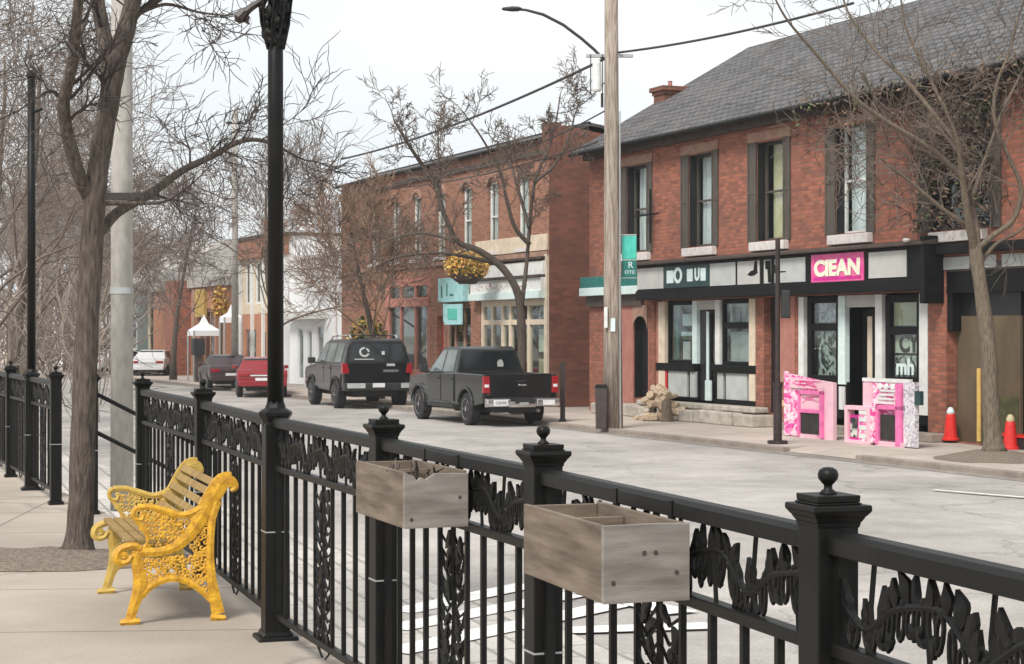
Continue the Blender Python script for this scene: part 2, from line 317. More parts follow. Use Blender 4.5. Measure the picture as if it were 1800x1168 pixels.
def thing(name, label, cat, loc=(0, 0, 0), rz=0, group=None):
    o = bpy.data.objects.new(name, None); scene.collection.objects.link(o); o.location = loc; o.rotation_euler = (0, 0, rz); o.empty_display_size = .2
    return tag(o, label, cat, group)
def copy_tree(o, parent=None):
    c = o.copy(); scene.collection.objects.link(c); c.parent = parent
    for ch in list(o.children): copy_tree(ch, c)
    return c
def B(x0, x1, y0, y1, z0, z1): return MB().box(x0, x1, y0, y1, z0, z1)
def text_obj(name, body, m, parent, size, loc, rot, thick=.01, xs=1.0, bold=0.0):
    c = bpy.data.curves.new(name, 'FONT'); c.body = body; c.size = size; c.extrude = thick; c.offset = bold; c.align_x = 'CENTER'; c.align_y = 'CENTER'
    t = bpy.data.objects.new(name, c); scene.collection.objects.link(t)
    bpy.context.view_layer.update()
    me = bpy.data.meshes.new_from_object(t.evaluated_get(bpy.context.evaluated_depsgraph_get()))
    bpy.data.objects.remove(t); me.materials.clear(); me.materials.append(M[m])
    o = bpy.data.objects.new(name, me); scene.collection.objects.link(o); o.location = loc; o.rotation_euler = rot; o.scale = (xs, 1, 1); o.parent = parent
    return o
def struct(name, mb, m, **k): return tag(mb.build(name, m, **k), kind='structure')
# ------------------------------------------------------------ ground
def sheet(name, m, st, z):
    return struct(name, MB().add([W(s, t, z) for s, t in st], [tuple(range(len(st)))]), m)
sheet('ground', 'earth', [(-300, -700), (-300, 900), (1400, 900), (1400, -700)], -.83)
sheet('road', 'asphalt', [(-60, 2.0), (-60, 18.6), (420, 18.6), (420, 2.0)], RD)
sheet('gutter_dirt', 'gutter', [(-40, 18.1), (-40, 18.46), (200, 18.46), (200, 18.1)], RD + .005)
sheet('lower_path', 'pavers', [(3, 2.4), (3, 5.6), (15, 5.9), (36, 6.0), (36, 2.6)], RD + .006)
sheet('side_yard', 'pavement', [(-30, 22.0), (-30, 70), (300, 70), (300, 22.0)], -.66)
struct('far_pavement', MB().prism([(-60, 19.2), (-60, 22.5), (420, 22.5), (420, 19.2)], -.9, SW, 'xy', T=Matrix(((UX, .9172, 0, 0), (UY, .3984, 0, 0), (0, 0, 1, 0), (0, 0, 0, 1)))), 'pavement')
TS = Matrix(((UX, .9172, 0, 0), (UY, .3984, 0, 0), (0, 0, 1, 0), (0, 0, 0, 1)))     # (s,t,z) -> world
mb = MB()
for a, b in ((-60, 26.0), (29.8, 420)):
    mb.box(a, b, 18.62, 19.2, -.9, SW - .003, T=TS)
mb.add([TS @ Vector(p) for p in ((26.0, 18.55, RD + .01), (29.8, 18.55, RD + .01), (29.8, 19.2, SW - .002), (26.0, 19.2, SW - .002))], [(0, 1, 2, 3)])
struct('kerb_apron', mb, 'pavement')
mb = MB(); s = -40
while s < 150:
    e = s + 2.4
    if not (25.0 < s < 29.0): mb.box(s + .006, min(e, 420) - .006, 18.45, 18.62, -.9, SW + .004, T=TS)
    s = e
struct('far_kerb', mb, 'kerb', bevel=.015)
# near raised pavement: its edge follows the fence
edge = [(-12, 0.75), (3.25, 2.34), (5.07, 2.5), (8.7, 2.72), (11.6, 3.0), (14.0, 3.27), (14.9, 3.3), (14.9, 2.95), (20, 3.0), (60, 3.6), (420, 4.0)]
poly = [(-12, -40), (420, -40)] + edge[::-1]
struct('near_pavement', MB().prism(poly, -.95, 0, 'xy', T=TS), 'walk_near')
# steps down to the lower path
mb = MB()
for i in range(4): mb.box(14.95, 16.2, 3.0 + .27 * i, 3.27 + .27 * i + .02, -.79, -.16 * (i + 1), T=TS)
struct('steps', mb, 'kerb', bevel=.01)
# painted markings on the road seen through the fence
def stripe(mb, a, b, wd, k=[0]):
    k[0] += 1
    a = Vector(a); b = Vector(b); d = (b - a).normalized(); n_ = Vector((-d.y, d.x)) * wd / 2
    mb.add([(q.x, q.y, RD + .010 + .0025 * k[0]) for q in (a - n_, b - n_, b + n_, a + n_)], [(0, 1, 2, 3)])
mb = MB()
def G(px, py): k = 2.245 * F / (py - 587); return ((px - 900) * k / F, k)
for (a, b) in (((700, 1078), (930, 1030)), ((690, 1108), (1100, 1030)), ((690, 1150), (1100, 1062)), ((1000, 1112), (1250, 1104)), ((1010, 1040), (1200, 1082))):
    stripe(mb, G(*a), G(*b), .30)
stripe(mb, G(1642, 864), G(1810, 878), .11)
struct('road_marking', mb, 'marking')
# ------------------------------------------------------------ walls with openings
def wall(x0, x1, z0, z1, holes, y=0.0, th=.18, mb=None):
    mb = mb or MB()
    xs = sorted({x0, x1, *[h[0] for h in holes], *[h[1] for h in holes]}); zs = sorted({z0, z1, *[h[2] for h in holes], *[h[3] for h in holes]})
    for i in range(len(xs) - 1):
        for j in range(len(zs) - 1):
            cx, cz = (xs[i] + xs[i + 1]) / 2, (zs[j] + zs[j + 1]) / 2
            if any(h[0] < cx < h[1] and h[2] < cz < h[3] for h in holes): continue
            mb.add([(xs[i], y, zs[j]), (xs[i + 1], y, zs[j]), (xs[i + 1], y, zs[j + 1]), (xs[i], y, zs[j + 1])], [(0, 1, 2, 3)])
    for a, b, c, d in holes:
        for q in (((a, y, c), (a, y + th, c), (a, y + th, d), (a, y, d)), ((b, y, c), (b, y, d), (b, y + th, d), (b, y + th, c)), ((a, y, d), (a, y + th, d), (b, y + th, d), (b, y, d)), ((a, y, c), (b, y, c), (b, y + th, c), (a, y + th, c))):
            mb.add(q, [(0, 1, 2, 3)])
    return mb
def frame_mb(x0, x1, z0, z1, y0, y1, w, bars_x=(), bars_z=(), bw=.03):
    mb = MB().box(x0, x0 + w, y0, y1, z0, z1).box(x1 - w, x1, y0, y1, z0, z1).box(x0 + w, x1 - w, y0, y1, z1 - w, z1).box(x0 + w, x1 - w, y0, y1, z0, z0 + w)
    for b in bars_x: mb.box(b - bw / 2, b + bw / 2, y0 + .004, y1 - .004, z0 + w, z1 - w)
    for b in bars_z: mb.box(x0 + w, x1 - w, y0 + .007, y1 - .007, b - bw / 2, b + bw / 2)
    return mb
def quadxz(x0, x1, z0, z1, y, th=.012): return B(x0, x1, y, y + th, z0, z1)

# ------------------------------------------------------------ building A (right, brick terrace with two shops)
A = thing('brick_shop_building', 'long red brick building with grey shingle roof, tall dark windows and black shopfront fascia', 'building', W(45.9, 22.3, SW), RZ)
A_len = 26.0
def xa(px): return 45.9 - s_at(px, 22.3)
def za(px, py): return 2.15 + (587 - py) * (8.884 + .9172 * s_at(px, 22.3)) / F
wc = [2.9, 6.33, 9.6, 12.9, 16.6, 20.2, 23.6]
wh = [(c - .58, c + .58, 4.32, 6.62) for c in wc]
wh[4] = (15.7, 17.6, 4.2, 6.85)
gh = [(xa(1115), xa(1140), .45, 2.62), (3.87, 8.94, .02, 3.0), (9.3, 9.86, .3, 3.0), (10.75, 15.6, .02, 3.0), (16.2, A_len - .6, .02, 3.55)]
wall(0, A_len, 0, 7.3, wh + gh, th=.25).add([(0, 0, 0), (0, 10.6, 0), (0, 10.6, 7.3), (0, 5.3, 10.35), (0, 0, 7.3)], [(0, 1, 2, 3, 4)]).add([(A_len, 0, 0), (A_len, 10.6, 0), (A_len, 10.6, 7.3), (A_len, 5.3, 10.35), (A_len, 0, 7.3)], [(4, 3, 2, 1, 0)]).add([(0, 10.6, 0), (A_len, 10.6, 0), (A_len, 10.6, 7.3), (0, 10.6, 7.3)], [(0, 1, 2, 3)]).build('wall', 'brickA', A)
mb = MB()
sl = Vector((0, -.42, 7.12)), Vector((0, 5.3, 10.42)), Vector((0, 11.0, 7.12))
for (a, b) in ((sl[0], sl[1]), (sl[2], sl[1])):
    for dz in (0, .12):
        mb.add([(-.28, a.y, a.z + dz), (A_len + .3, a.y, a.z + dz), (A_len + .3, b.y, b.z + dz), (-.28, b.y, b.z + dz)], [(0, 1, 2, 3)])
    for x in (-.28, A_len + .3): mb.add([(x, a.y, a.z), (x, b.y, b.z), (x, b.y, b.z + .12), (x, a.y, a.z + .12)], [(0, 1, 2, 3)])
mb.add([(-.28, -.42, 7.12), (A_len + .3, -.42, 7.12), (A_len + .3, -.42, 7.24), (-.28, -.42, 7.24)], [(0, 1, 2, 3)])
roofA = mb.build('roof', 'slate', A)
MB().tube([(-.3, -.47, 7.15), (A_len + .3, -.47, 7.15)], .055, 8).build('gutter', 'trim_dark', A)
B(-.05, A_len, -.2, -.003, 6.98, 7.2).build('cornice', 'trim_brown', A, bevel=.02)
# chimney at the left gable
ch = B(-.32, .32, 2.2, 2.85, 7.5, 8.95).box(-.36, .36, 2.16, 2.89, 8.95, 9.05).box(-.42, .42, 2.10, 2.95, 9.05, 9.18)
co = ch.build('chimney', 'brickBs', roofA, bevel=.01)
MB().lathe([(.07, 9.18), (.06, 9.34), (.075, 9.36)], 10, (.02, 2.55, 0)).build('chimney_pot', 'brick_paint', roofA)
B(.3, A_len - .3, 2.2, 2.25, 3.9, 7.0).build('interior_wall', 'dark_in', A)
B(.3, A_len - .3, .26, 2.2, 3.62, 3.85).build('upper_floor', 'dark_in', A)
for i, c in enumerate(wc):
    x0, x1, z0, z1 = wh[i]
    big = i == 4
    y = .2
    MB().box(x0 + .001, x0 + .014, .004, y, z0 + .002, z1 - .002).box(x0 + .015, x1 - .002, .004, y, z1 - .015, z1 - .002).build('reveal_dark_strip', 'door_dark', A)  # added near-black strips that darken the brick reveal, left side and top
    wd = MB()
    f = frame_mb(x0, x1, z0, z1, y, y + .07, .06, bars_x=((x0 + x1) / 2,) if big else (), bars_z=((z0 + z1) / 2,), bw=.05).build('window', 'white' if i == 3 else 'shutter', A)
    B(x0 + .06, x1 - .06, y + .03, y + .04, z0 + .06, z1 - .06).build('pane', 'glass', f)
    # curtains hang inside, gathered to one side
    cm = MB(); n = 14; cx0, cx1 = (x0 + .12, x1 - .08) if i != 2 else (x0 + .2, x1 - .1)
    pts = [(cx0 + (cx1 - cx0) * k / n, y + .12 + .03 * math.sin(k * 2.1)) for k in range(n + 1)]
    for k in range(n): cm.add([(pts[k][0], pts[k][1], z0 + .05), (pts[k + 1][0], pts[k + 1][1], z0 + .05), (pts[k + 1][0], pts[k + 1][1], z1 - .05), (pts[k][0], pts[k][1], z1 - .05)], [(0, 1, 2, 3)])
    if not big: cm.build('curtain', 'curtain_y' if i == 2 else 'curtain', f)
    if i == 2: quadxz(cx0 - .02, cx1, z0 + .07, z0 + .85, y + .16).build('lower_screen', 'green_grey', f)
    # shutters folded back against the brick
    for sx in (-1, 1):
        e = x0 if sx < 0 else x1; a, b = (e - .40, e - .01) if sx < 0 else (e + .01, e + .30)
        s_ = frame_mb(a, b, z0 - .02, z1 + .02, -.045, -.005, .05)
        s_.box(a + .05, b - .05, -.03, -.012, z0 + .03, z1 - .03).box(a + .05, b - .05, -.044, -.031, (z0 + z1) / 2 - .04, (z0 + z1) / 2 + .04)
        s_.build('shutter', 'shutter', A)
    B(x0 - .42, x1 + .30, -.03, -.003, z1 + .03, z1 + .26).build('lintel', 'stone', A, bevel=.01)
    if i in (1, 2, 3, 0): B(x0 - .15, x1 + .22, -.16, -.003, z0 - .24, z0 - .03).build('sill', 'sill', A, bevel=.015)
    elif big: B(x0 + .1, x1 - .1, -.16, -.003, z0 - .24, z0 - .03).build('sill', 'sill', A, bevel=.015)
# sign bracket beside the first window
MB().box(3.05, 4.35, -.16, -.13, 5.23, 5.28).box(3.95, 4.0, -.19, -.16, 4.5, 5.9).build('iron_bracket', 'trim_dark', A)
# fascia
fx0, fx1 = 3.62, 16.05
fas = B(fx0, fx1, -.38, -.003, 3.02, 3.92).build('fascia', 'trim_dark', A, bevel=.02)
MB().prism([(-.55, 3.92), (-.003, 3.92), (-.003, 4.06), (-.55, 3.98)], fx0 - .12, fx1 + .1, 'yz').build('cornice', 'trim_brown', A, bevel=.01)
B(fx0, fx1, -.43, -.383, 3.02, 3.26).build('fascia_moulding', 'trim_dark', A, bevel=.02)
B(15.98, 16.14, -.5, -.003, 2.75, 4.1).build('end_bracket', 'trim_dark', A, bevel=.03)
MB().lathe([(.0, -.04), (.06, -.03), (.08, 0), (.06, .03), (0, .04)], 10, (15.7, -.6, 4.02)).build('lamp_globe', 'white', A)
def fpanel(p0, p1, m, name='fascia_panel', z0=3.30, z1=3.84, y=-.40):
    return quadxz(xa(p0), xa(p1), z0, z1, y, .018).build(name, m, A)
fpanel(1144, 1190, 'panel_white')
g_ = fpanel(1192, 1271, 'green_dark', 'signboard')
fpanel(1273, 1318, 'panel_grey'); fpanel(1322, 1361, 'panel_white'); fpanel(1369, 1381, 'panel_white'); fpanel(1388, 1442, 'panel_grey')
pk = fpanel(1453, 1546, 'pink', 'signboard', 3.27, 3.87); fpanel(1555, 1622, 'panel_white')
xc = (xa(1192) + xa(1271)) / 2; wdt = xa(1271) - xa(1192)
quadxz(xa(1197), xa(1209), 3.42, 3.74, -.412, .01).build('lettering', 'letter', A)
text_obj('lettering', 'O', 'letter', A, .52, (xa(1217), -.41, 3.585), (R(90), 0, 0), .006, 1.0, .02)
quadxz(xa(1233), xa(1243), 3.44, 3.75, -.412, .01).build('lettering', 'letter', A)
text_obj('lettering', 'U', 'letter', A, .40, (xa(1251), -.41, 3.59), (R(90), 0, 0), .006, .9, .02)
quadxz(xa(1257), xa(1266), 3.44, 3.75, -.412, .01).build('lettering', 'letter', A)
quadxz(xa(1458), xa(1542), 3.31, 3.37, -.405, .003).build('sign_stripe', 'magenta', A)
quadxz(xa(1460), xa(1540), 3.66, 3.74, -.405, .003).build('sign_stripe', 'magenta', A)
text_obj('lettering', 'ClEAN', 'letter_cream', A, .46, ((xa(1459) + xa(1541)) / 2, -.41, 3.55), (R(90), 0, 0), .006, 1.33, .022)
# black figure cut-outs on the pale panels
MB().prism([(xa(1340), 3.52), (xa(1346), 3.60), (xa(1351), 3.62), (xa(1353), 3.83), (xa(1357), 3.83), (xa(1358), 3.55), (xa(1352), 3.50), (xa(1347), 3.49)], -.41, -.402).prism([(xa(1372), 3.82), (xa(1381), 3.82), (xa(1382), 3.32), (xa(1377), 3.32), (xa(1376), 3.62), (xa(1372), 3.64)], -.41, -.402).prism([(xa(1388), 3.52), (xa(1408), 3.54), (xa(1408), 3.56), (xa(1392), 3.56), (xa(1391), 3.7), (xa(1388), 3.72)], -.41, -.402).build('painted_figure', 'trim_dark', A)
# left bay: small cornice, arched door
mb = B(-.15, 3.45, -.22, -.003, 3.42, 3.72).build('small_cornice', 'teal_dark', A, bevel=.01)
B(-.15, 3.45, -.25, -.003, 3.2, 3.42).build('cornice_moulding', 'letter', A, bevel=.01)
B(-.02, 3.3, -.10, -.003, 2.9, 3.2).build('cornice_board', 'trim_brown', A)
B(xa(1078), xa(1114), -.03, -.004, .02, 2.9).box(xa(1141), 3.60, -.03, -.004, .02, 2.9).build('rendered_pier', 'brick_paint', A)
d0, d1 = gh[0][0], gh[0][1]; arc = [(d1 - (d1 - d0) * (.5 - .5 * math.cos(t)), 2.28 + .34 * math.sin(t)) for t in [math.pi * k / 10 for k in range(11)]]
MB().prism([(d0, 2.28)] + [(d0, 2.90), (d1, 2.90), (d1, 2.28)] + arc[1:-1], -.05, -.031).build('door_arch', 'stone', A)
B(d0 + .001, d0 + .02, .002, .2, .46, 2.7).build('reveal_dark_strip', 'door_dark', A)  # added near-black strip darkening the left reveal of the arched door
dr = B(d0 + .01, d1 - .01, .2, .24, .46, 2.6).build('door', 'door_dark', A)
B(d1 - .32, d1 - .02, .17, .2, .5, 1.35).build('red_sign', 'red_door', A)
B(d1 - .25, d1 - .02, .13, .17, 1.35, 2.3).build('door_jamb', 'stone', A)
# shop interior shell
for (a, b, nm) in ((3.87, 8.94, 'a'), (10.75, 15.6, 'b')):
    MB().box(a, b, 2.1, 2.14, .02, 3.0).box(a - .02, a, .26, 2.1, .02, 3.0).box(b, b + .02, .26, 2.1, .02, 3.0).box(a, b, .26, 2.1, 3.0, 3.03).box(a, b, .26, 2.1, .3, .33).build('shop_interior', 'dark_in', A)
def sf(p0, p1, z0, z1, m, y=.10, d=.08, name='panel'):
    return B(xa(p0), xa(p1), y, y + d, z0, z1).build(name, m, A)
def shopwin(p0, p1, zs, goods, y=.10, fm='trim_dark', fw=.08, name='shop_window'):
    f = frame_mb(xa(p0), xa(p1), zs[0], zs[-1], y, y + .1, fw, bars_z=zs[1:-1], bw=.16).build(name, fm, A, bevel=.008)
    B(xa(p0) + fw, xa(p1) - fw, y + .05, y + .06, zs[0] + fw, zs[-1] - fw).build('pane', 'shopglass', f)
    for (a, b, c, d, m, yy) in goods: B(a, b, y + yy, y + yy + .02, c, d).build('display', m, f)
    return f
# shopfront 1
sf(1156, 1167, .5, 2.98, 'cream', .02, .1, 'pilaster'); sf(1315, 1326, .5, 2.98, 'cream', .02, .1, 'pilaster')
sf(1150, 1156, .02, 2.98, 'brick_paint', .05, .1, 'pilaster')
a, b = xa(1168), xa(1213)
shopwin(1168, 1213, (1.4, 2.96), [(a + .5, b - .15, 2.1, 2.2, 'letter', .12), (a + .55, b - .25, 2.35, 2.65, 'letter', .13), (a + .6, b - .4, 1.5, 1.95, 'curtain', .12), (a + .5, b - .5, 2.0, 2.2, 'green_leaf', .14), (a + .15, a + .3, 1.5, 2.9, 'teal_dark', .15)])
sf(1213, 1221, 1.4, 2.98, 'letter', .06, .12, 'door_jamb'); sf(1253, 1261, 1.4, 2.98, 'white', .06, .12, 'door_jamb')
sf(1221, 1253, 2.75, 2.98, 'panel_white', .08, .08, 'transom')
dd = sf(1222, 1234, .5, 2.75, 'door_dark', .14, .06, 'door'); sf(1234, 1238, .5, 2.7, 'letter', .12, .05, 'door_edge')
dl = frame_mb(xa(1238), xa(1253), .5, 2.75, .14, .2, .09, bars_z=(1.35,), bw=.2).build('door', 'trim_dark', A)
B(xa(1238) + .09, xa(1253) - .09, .17, .18, .6, 2.66).build('pane', 'shopglass', dl)
B(xa(1241), xa(1251), .30, .32, 1.8, 2.5).build('poster', 'letter', dl)
sf(1236, 1246, .5, 1.0, 'letter', .05, .04, 'step_panel')
a, b = xa(1263), xa(1314)
shopwin(1263, 1314, (1.4, 2.35, 2.96), [(a + .2, b - .2, 1.45, 2.2, 'panel_grey', .13), (a + .15, b - .2, 2.4, 2.9, 'panel_grey', .14), (a + .3, a + .7, 2.42, 2.8, 'blackboard', .11)])
sf(1152, 1219, 1.2, 1.398, 'trim_dark', .01, .14, 'stall_riser_rail'); sf(1256, 1327, 1.2, 1.398, 'trim_dark', .01, .14, 'stall_riser_rail')
for p in ((1156, 1164), (1171, 1204), (1209, 1219), (1257, 1267), (1272, 1309), (1316, 1326)): sf(p[0], p[1], .56, 1.2, 'panel_grey', .06, .05, 'riser_panel')
sf(1150, 1222, .5, 1.2, 'trim_dark', .11, .06, 'stall_riser'); sf(1254, 1327, .5, 1.2, 'trim_dark', .11, .06, 'stall_riser'); sf(1256, 1327, .44, .56, 'trim_dark', .0, .06, 'base_board')
sf(1165, 1170, .56, 1.2, 'red_door', .04, .02, 'brace')
# passage door
sf(1344, 1364, .3, 3.0, 'door_dark', .18, .05, 'door')
sf(1366, 1398, 1.2, 3.0, 'brick_paint', -.02, .016, 'rendered_pier'); sf(1366, 1400, 1.05, 1.2, 'stone', -.03, .026, 'ledge')
# shopfront 2
for p, m in (((1402, 1411), 'white'), ((1614, 1629), 'white')): sf(p[0], p[1], .5, 2.98, m, .02, .1, 'pilaster')
a, b = xa(1420), xa(1468)
shopwin(1413, 1468, (1.1, 2.30, 2.96), [(a + .1, b - .15, 2.4, 2.9, 'grey_print', .12), (a + .05, b - .1, 1.15, 2.2, 'shop_goods', .13)], fw=.13)
sf(1469, 1481, 1.05, 2.98, 'letter', .06, .12, 'door_jamb'); sf(1534, 1546, 1.05, 2.98, 'white', .06, .12, 'door_jamb')
sf(1482, 1534, 2.72, 2.98, 'panel_white', .08, .08, 'transom')
sf(1482, 1504, .3, 2.70, 'door_dark', .5, .05, 'door'); sf(1504, 1512, .3, 2.52, 'cream', .3, .06, 'door_edge')
dl = frame_mb(xa(1513), xa(1534), .3, 2.7, .3, .36, .08).build('door', 'trim_dark', A)
B(xa(1513) + .08, xa(1534) - .08, .33, .34, .4, 2.6).build('pane', 'shopglass', dl)
B(xa(1516), xa(1530), .42, .44, .9, 1.75).build('poster', 'curtain_y', dl); B(xa(1516), xa(1524), .42, .44, 2.3, 2.45).build('poster', 'letter_cream', dl)
a, b = xa(1557), xa(1606)
w2 = shopwin(1549, 1612, (1.1, 2.22, 2.96), [(a, b - .05, 2.32, 2.88, 'curtain_y', .11), (a, b - .02, 1.75, 2.12, 'letter_cream', .14), (a, b, 1.12, 1.7, 'shop_goods', .14)], fw=.16)
text_obj('lettering', 'CY', 'blackboard', w2, .5, ((a + b) / 2, .23, 1.93), (R(90), 0, 0), .006, 1.0, .02)
text_obj('lettering', 'mh', 'letter', w2, .45, ((a + b) / 2, .14, 1.45), (R(90), 0, 0), .006, 1.1, .015)
sf(1405, 1482, .3, 1.1, 'trim_dark', .1, .08, 'stall_riser'); sf(1545, 1632, .3, 1.1, 'trim_dark', .1, .08, 'stall_riser')
sf(1471, 1480, .5, 1.0, 'curtain', .05, .04, 'riser_panel'); sf(1618, 1628, .5, 1.0, 'letter', .05, .04, 'riser_panel')
# right bay, recessed yard entrance
x0, x1 = 16.2, A_len - .6
B(x0, x1, .0, .24, 2.95, 3.38).build('beam', 'trim_dark', A)
for p in ((1656, 1706), (1712, 1753), (1763, 1830), (1836, 1900)): quadxz(xa(p[0]), xa(p[1]), 3.42, 3.66, -.03, .02).build('fascia_panel', 'panel_grey', A)
B(x0, A_len, -.28, -.012, 3.72, 3.9).build('ledge', 'trim_dark', A, bevel=.02)
B(x0, x1, -.01, .06, 3.38, 3.55).build('beam_board', 'trim_brown', A)
MB().box(x0, x1, 1.7, 1.75, .02, 3.0).box(x0, x1, .25, 1.7, 3.0, 3.04).box(x1 + .01, x1 + .05, .25, 1.7, .02, 3.0).build('recess_wall', 'door_dark', A)  # recess shade coloured in: near-black back wall, and transom below likewise
B(x0 + .02, 18.15, .24, .30, .02, 2.5).build('boarded_panel', 'plywood', A); B(x0 + .02, 18.15, .25, .32, 2.5, 2.95).build('boarded_transom', 'door_dark', A)
B(16.9, 18.1, .228, .238, .02, .95).build('mossy_patch', 'moss', A)
B(x0, x0 + .16, .02, .3, 2.2, 2.95).build('bracket', 'trim_dark', A)
B(18.9, 19.7, 1.4, 1.68, .1, 2.0).build('door', 'plywood', A); B(18.8, 21.5, 1.45, 1.6, 2.0, 2.35).build('shelf', 'trim_dark', A)
# ------------------------------------------------------------ stone doorstep along shop 1
mb = MB(); rr = random.Random(4)
x = 1.6
while x < 9.9:
    wd = rr.uniform(.5, 1.1); mb.box(x, min(x + wd, 9.95) - .015, -.75 + rr.uniform(0, .08), -.05, 0, .30 + rr.uniform(-.03, .02)); x += wd
mb.box(3.7, 9.6, -.45, -.04, .31, .44)
mb.build('stone_doorstep', 'rubble', None, W(45.9, 22.3, SW), RZ, bevel=.03); o = bpy.data.objects['stone_doorstep']
tag(o, 'low uneven stone doorstep along the foot of the left shopfront', 'step')
mb = B(10.75, 16.3, -.45, -.04, 0, .17); o = mb.build('concrete_doorstep', 'kerb', None, W(45.9, 22.3, SW), RZ, bevel=.02); tag(o, 'low concrete doorstep under the shop with the pink sign', 'step')

# ------------------------------------------------------------ building B (middle, brown brick)
Bb = thing('brick_corner_building', 'two storey brown brick building with narrow pale arched windows behind the parked cars', 'building', W(68.1, 22.3, SW), RZ)
def xb(px): return 68.1 - s_at(px, 22.3)
wb = [3.9, 6.2, 8.4, 10.7, 13.05, 15.25, 17.6]
bh = [(c - .42, c + .42, 4.75, 6.95) for c in wb]
gb = [(5.2, 9.7, .1, 4.1), (10.35, 10.95, .1, 2.75), (11.2, 13.4, .1, 3.1), (14.2, 19.3, .1, 3.2)]
wall(0, 19.5, 0, 7.95, bh + gb, th=.25).add([(0, 0, 0), (0, 10, 0), (0, 10, 7.1), (0, 1.6, 8.38), (0, 0, 7.85)], [(0, 1, 2, 3, 4)]).build('wall', 'brickB', Bb)
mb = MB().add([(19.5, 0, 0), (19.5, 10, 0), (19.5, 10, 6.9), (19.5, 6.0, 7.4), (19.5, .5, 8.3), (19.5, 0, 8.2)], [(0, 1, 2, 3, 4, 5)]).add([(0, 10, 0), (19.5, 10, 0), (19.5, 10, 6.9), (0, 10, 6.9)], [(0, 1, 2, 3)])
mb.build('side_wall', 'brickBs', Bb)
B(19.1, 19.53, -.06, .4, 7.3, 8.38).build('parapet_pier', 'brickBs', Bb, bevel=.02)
MB().prism([(-.12, 7.95), (1.6, 8.48), (10, 7.2), (10, 7.1), (1.6, 8.38), (-.12, 7.85)], -.15, 19.0, 'yz').build('roof', 'slate', Bb)
MB().tube([(-.1, -.16, 7.89), (19.0, -.16, 7.89)], .06, 6).tube([(-.1, 1.56, 8.47), (19.0, 1.56, 8.47)], .05, 6).build('gutter', 'trim_dark', Bb)
for zc in (7.45, 4.45): B(0, 19.5, -.07, -.003, zc, zc + .14).build('string_course', 'trim_brown' if zc > 5 else 'stone', Bb)
B(.3, 19.2, 1.5, 1.55, .1, 7.5).build('interior_wall', 'dark_in', Bb)
for i, c in enumerate(wb):
    x0, x1, z0, z1 = bh[i]
    f = frame_mb(x0, x1, z0, z1, .1, .17, .07, bars_z=((z0 + z1) / 2,), bw=.05).build('window', 'white', Bb)
    B(x0 + .07, x1 - .07, .13, .14, z0 + .07, z1 - .07).build('pane', 'glass', f)
    B(x0 + .1, x1 - .1, .2, .22, z0 + .07, z1 - .07).build('curtain', 'white', f)
    arc = [(c + .5 * math.cos(t), z1 - .10 + .36 * math.sin(t)) for t in [math.pi * k / 8 for k in range(9)]]; inn = [(c + .38 * math.cos(t), z1 - .10 + .24 * math.sin(t)) for t in [math.pi * k / 8 for k in range(9)]]
    MB().prism(arc + inn[::-1], -.05, -.004).build('arch', 'stone', f)
    B(x0 - .06, x1 + .06, -.1, -.003, z0 - .12, z0).build('sill', 'sill', f)
# brown shop
mb = frame_mb(5.2, 9.7, .1, 4.1, .0, .14, .28, bars_x=(6.7, 8.2), bars_z=(3.35,), bw=.14)
mb.box(5.2, 9.7, -.05, -.003, 3.1, 3.42).box(5.3, 9.6, .0, .1, .1, .9).build('shopfront_frame', 'brick_paint', Bb, bevel=.01)
B(5.4, 9.5, .06, .07, .9, 3.9).build('pane', 'shopglass', Bb)
B(5.4, 7.4, .4, .42, .9, 2.6).build('curtain', 'trim_brown', Bb); B(5.5, 9.4, .4, .42, 3.5, 3.85).build('display', 'shop_goods', Bb); B(8.3, 8.9, .4, .42, 1.2, 2.4).build('display', 'curtain', Bb)
B(10.35, 10.95, .2, .25, .1, 2.75).build('door', 'red_door', Bb)
# teal shop
tw = B(11.1, 13.3, -.25, -.003, 3.2, 4.0).build('teal_fascia', 'teal_pale', Bb, bevel=.01); MB().box(11.4, 11.5, -.262, -.251, 3.35, 3.75).box(11.9, 11.98, -.262, -.251, 3.4, 3.8).box(12.2, 12.5, -.262, -.251, 3.4, 3.46).build('faded_marks', 'teal_dark', Bb)
frame_mb(11.2, 13.4, .1, 3.1, .05, .15, .12, bars_x=(11.9, 12.7), bw=.12).build('shopfront_frame', 'stone', Bb); B(11.3, 13.3, .1, .11, .2, 3.0).build('pane', 'shopglass', Bb)
B(11.4, 12.2, .3, .32, .5, 1.9).build('display', 'curtain', Bb)
hs_ = B(11.7, 11.78, -.30, -.02, 2.55, 3.15).build('projecting_sign', 'teal_pale', Bb); hs_.rotation_euler = (0, 0, 0)
ps = B(11.85, 13.35, -.32, -.26, 2.45, 3.12).build('sign_board', 'teal_pale', Bb); B(12.2, 13.0, -.335, -.32, 2.62, 2.98).build('sign_panel', 'teal', Bb)
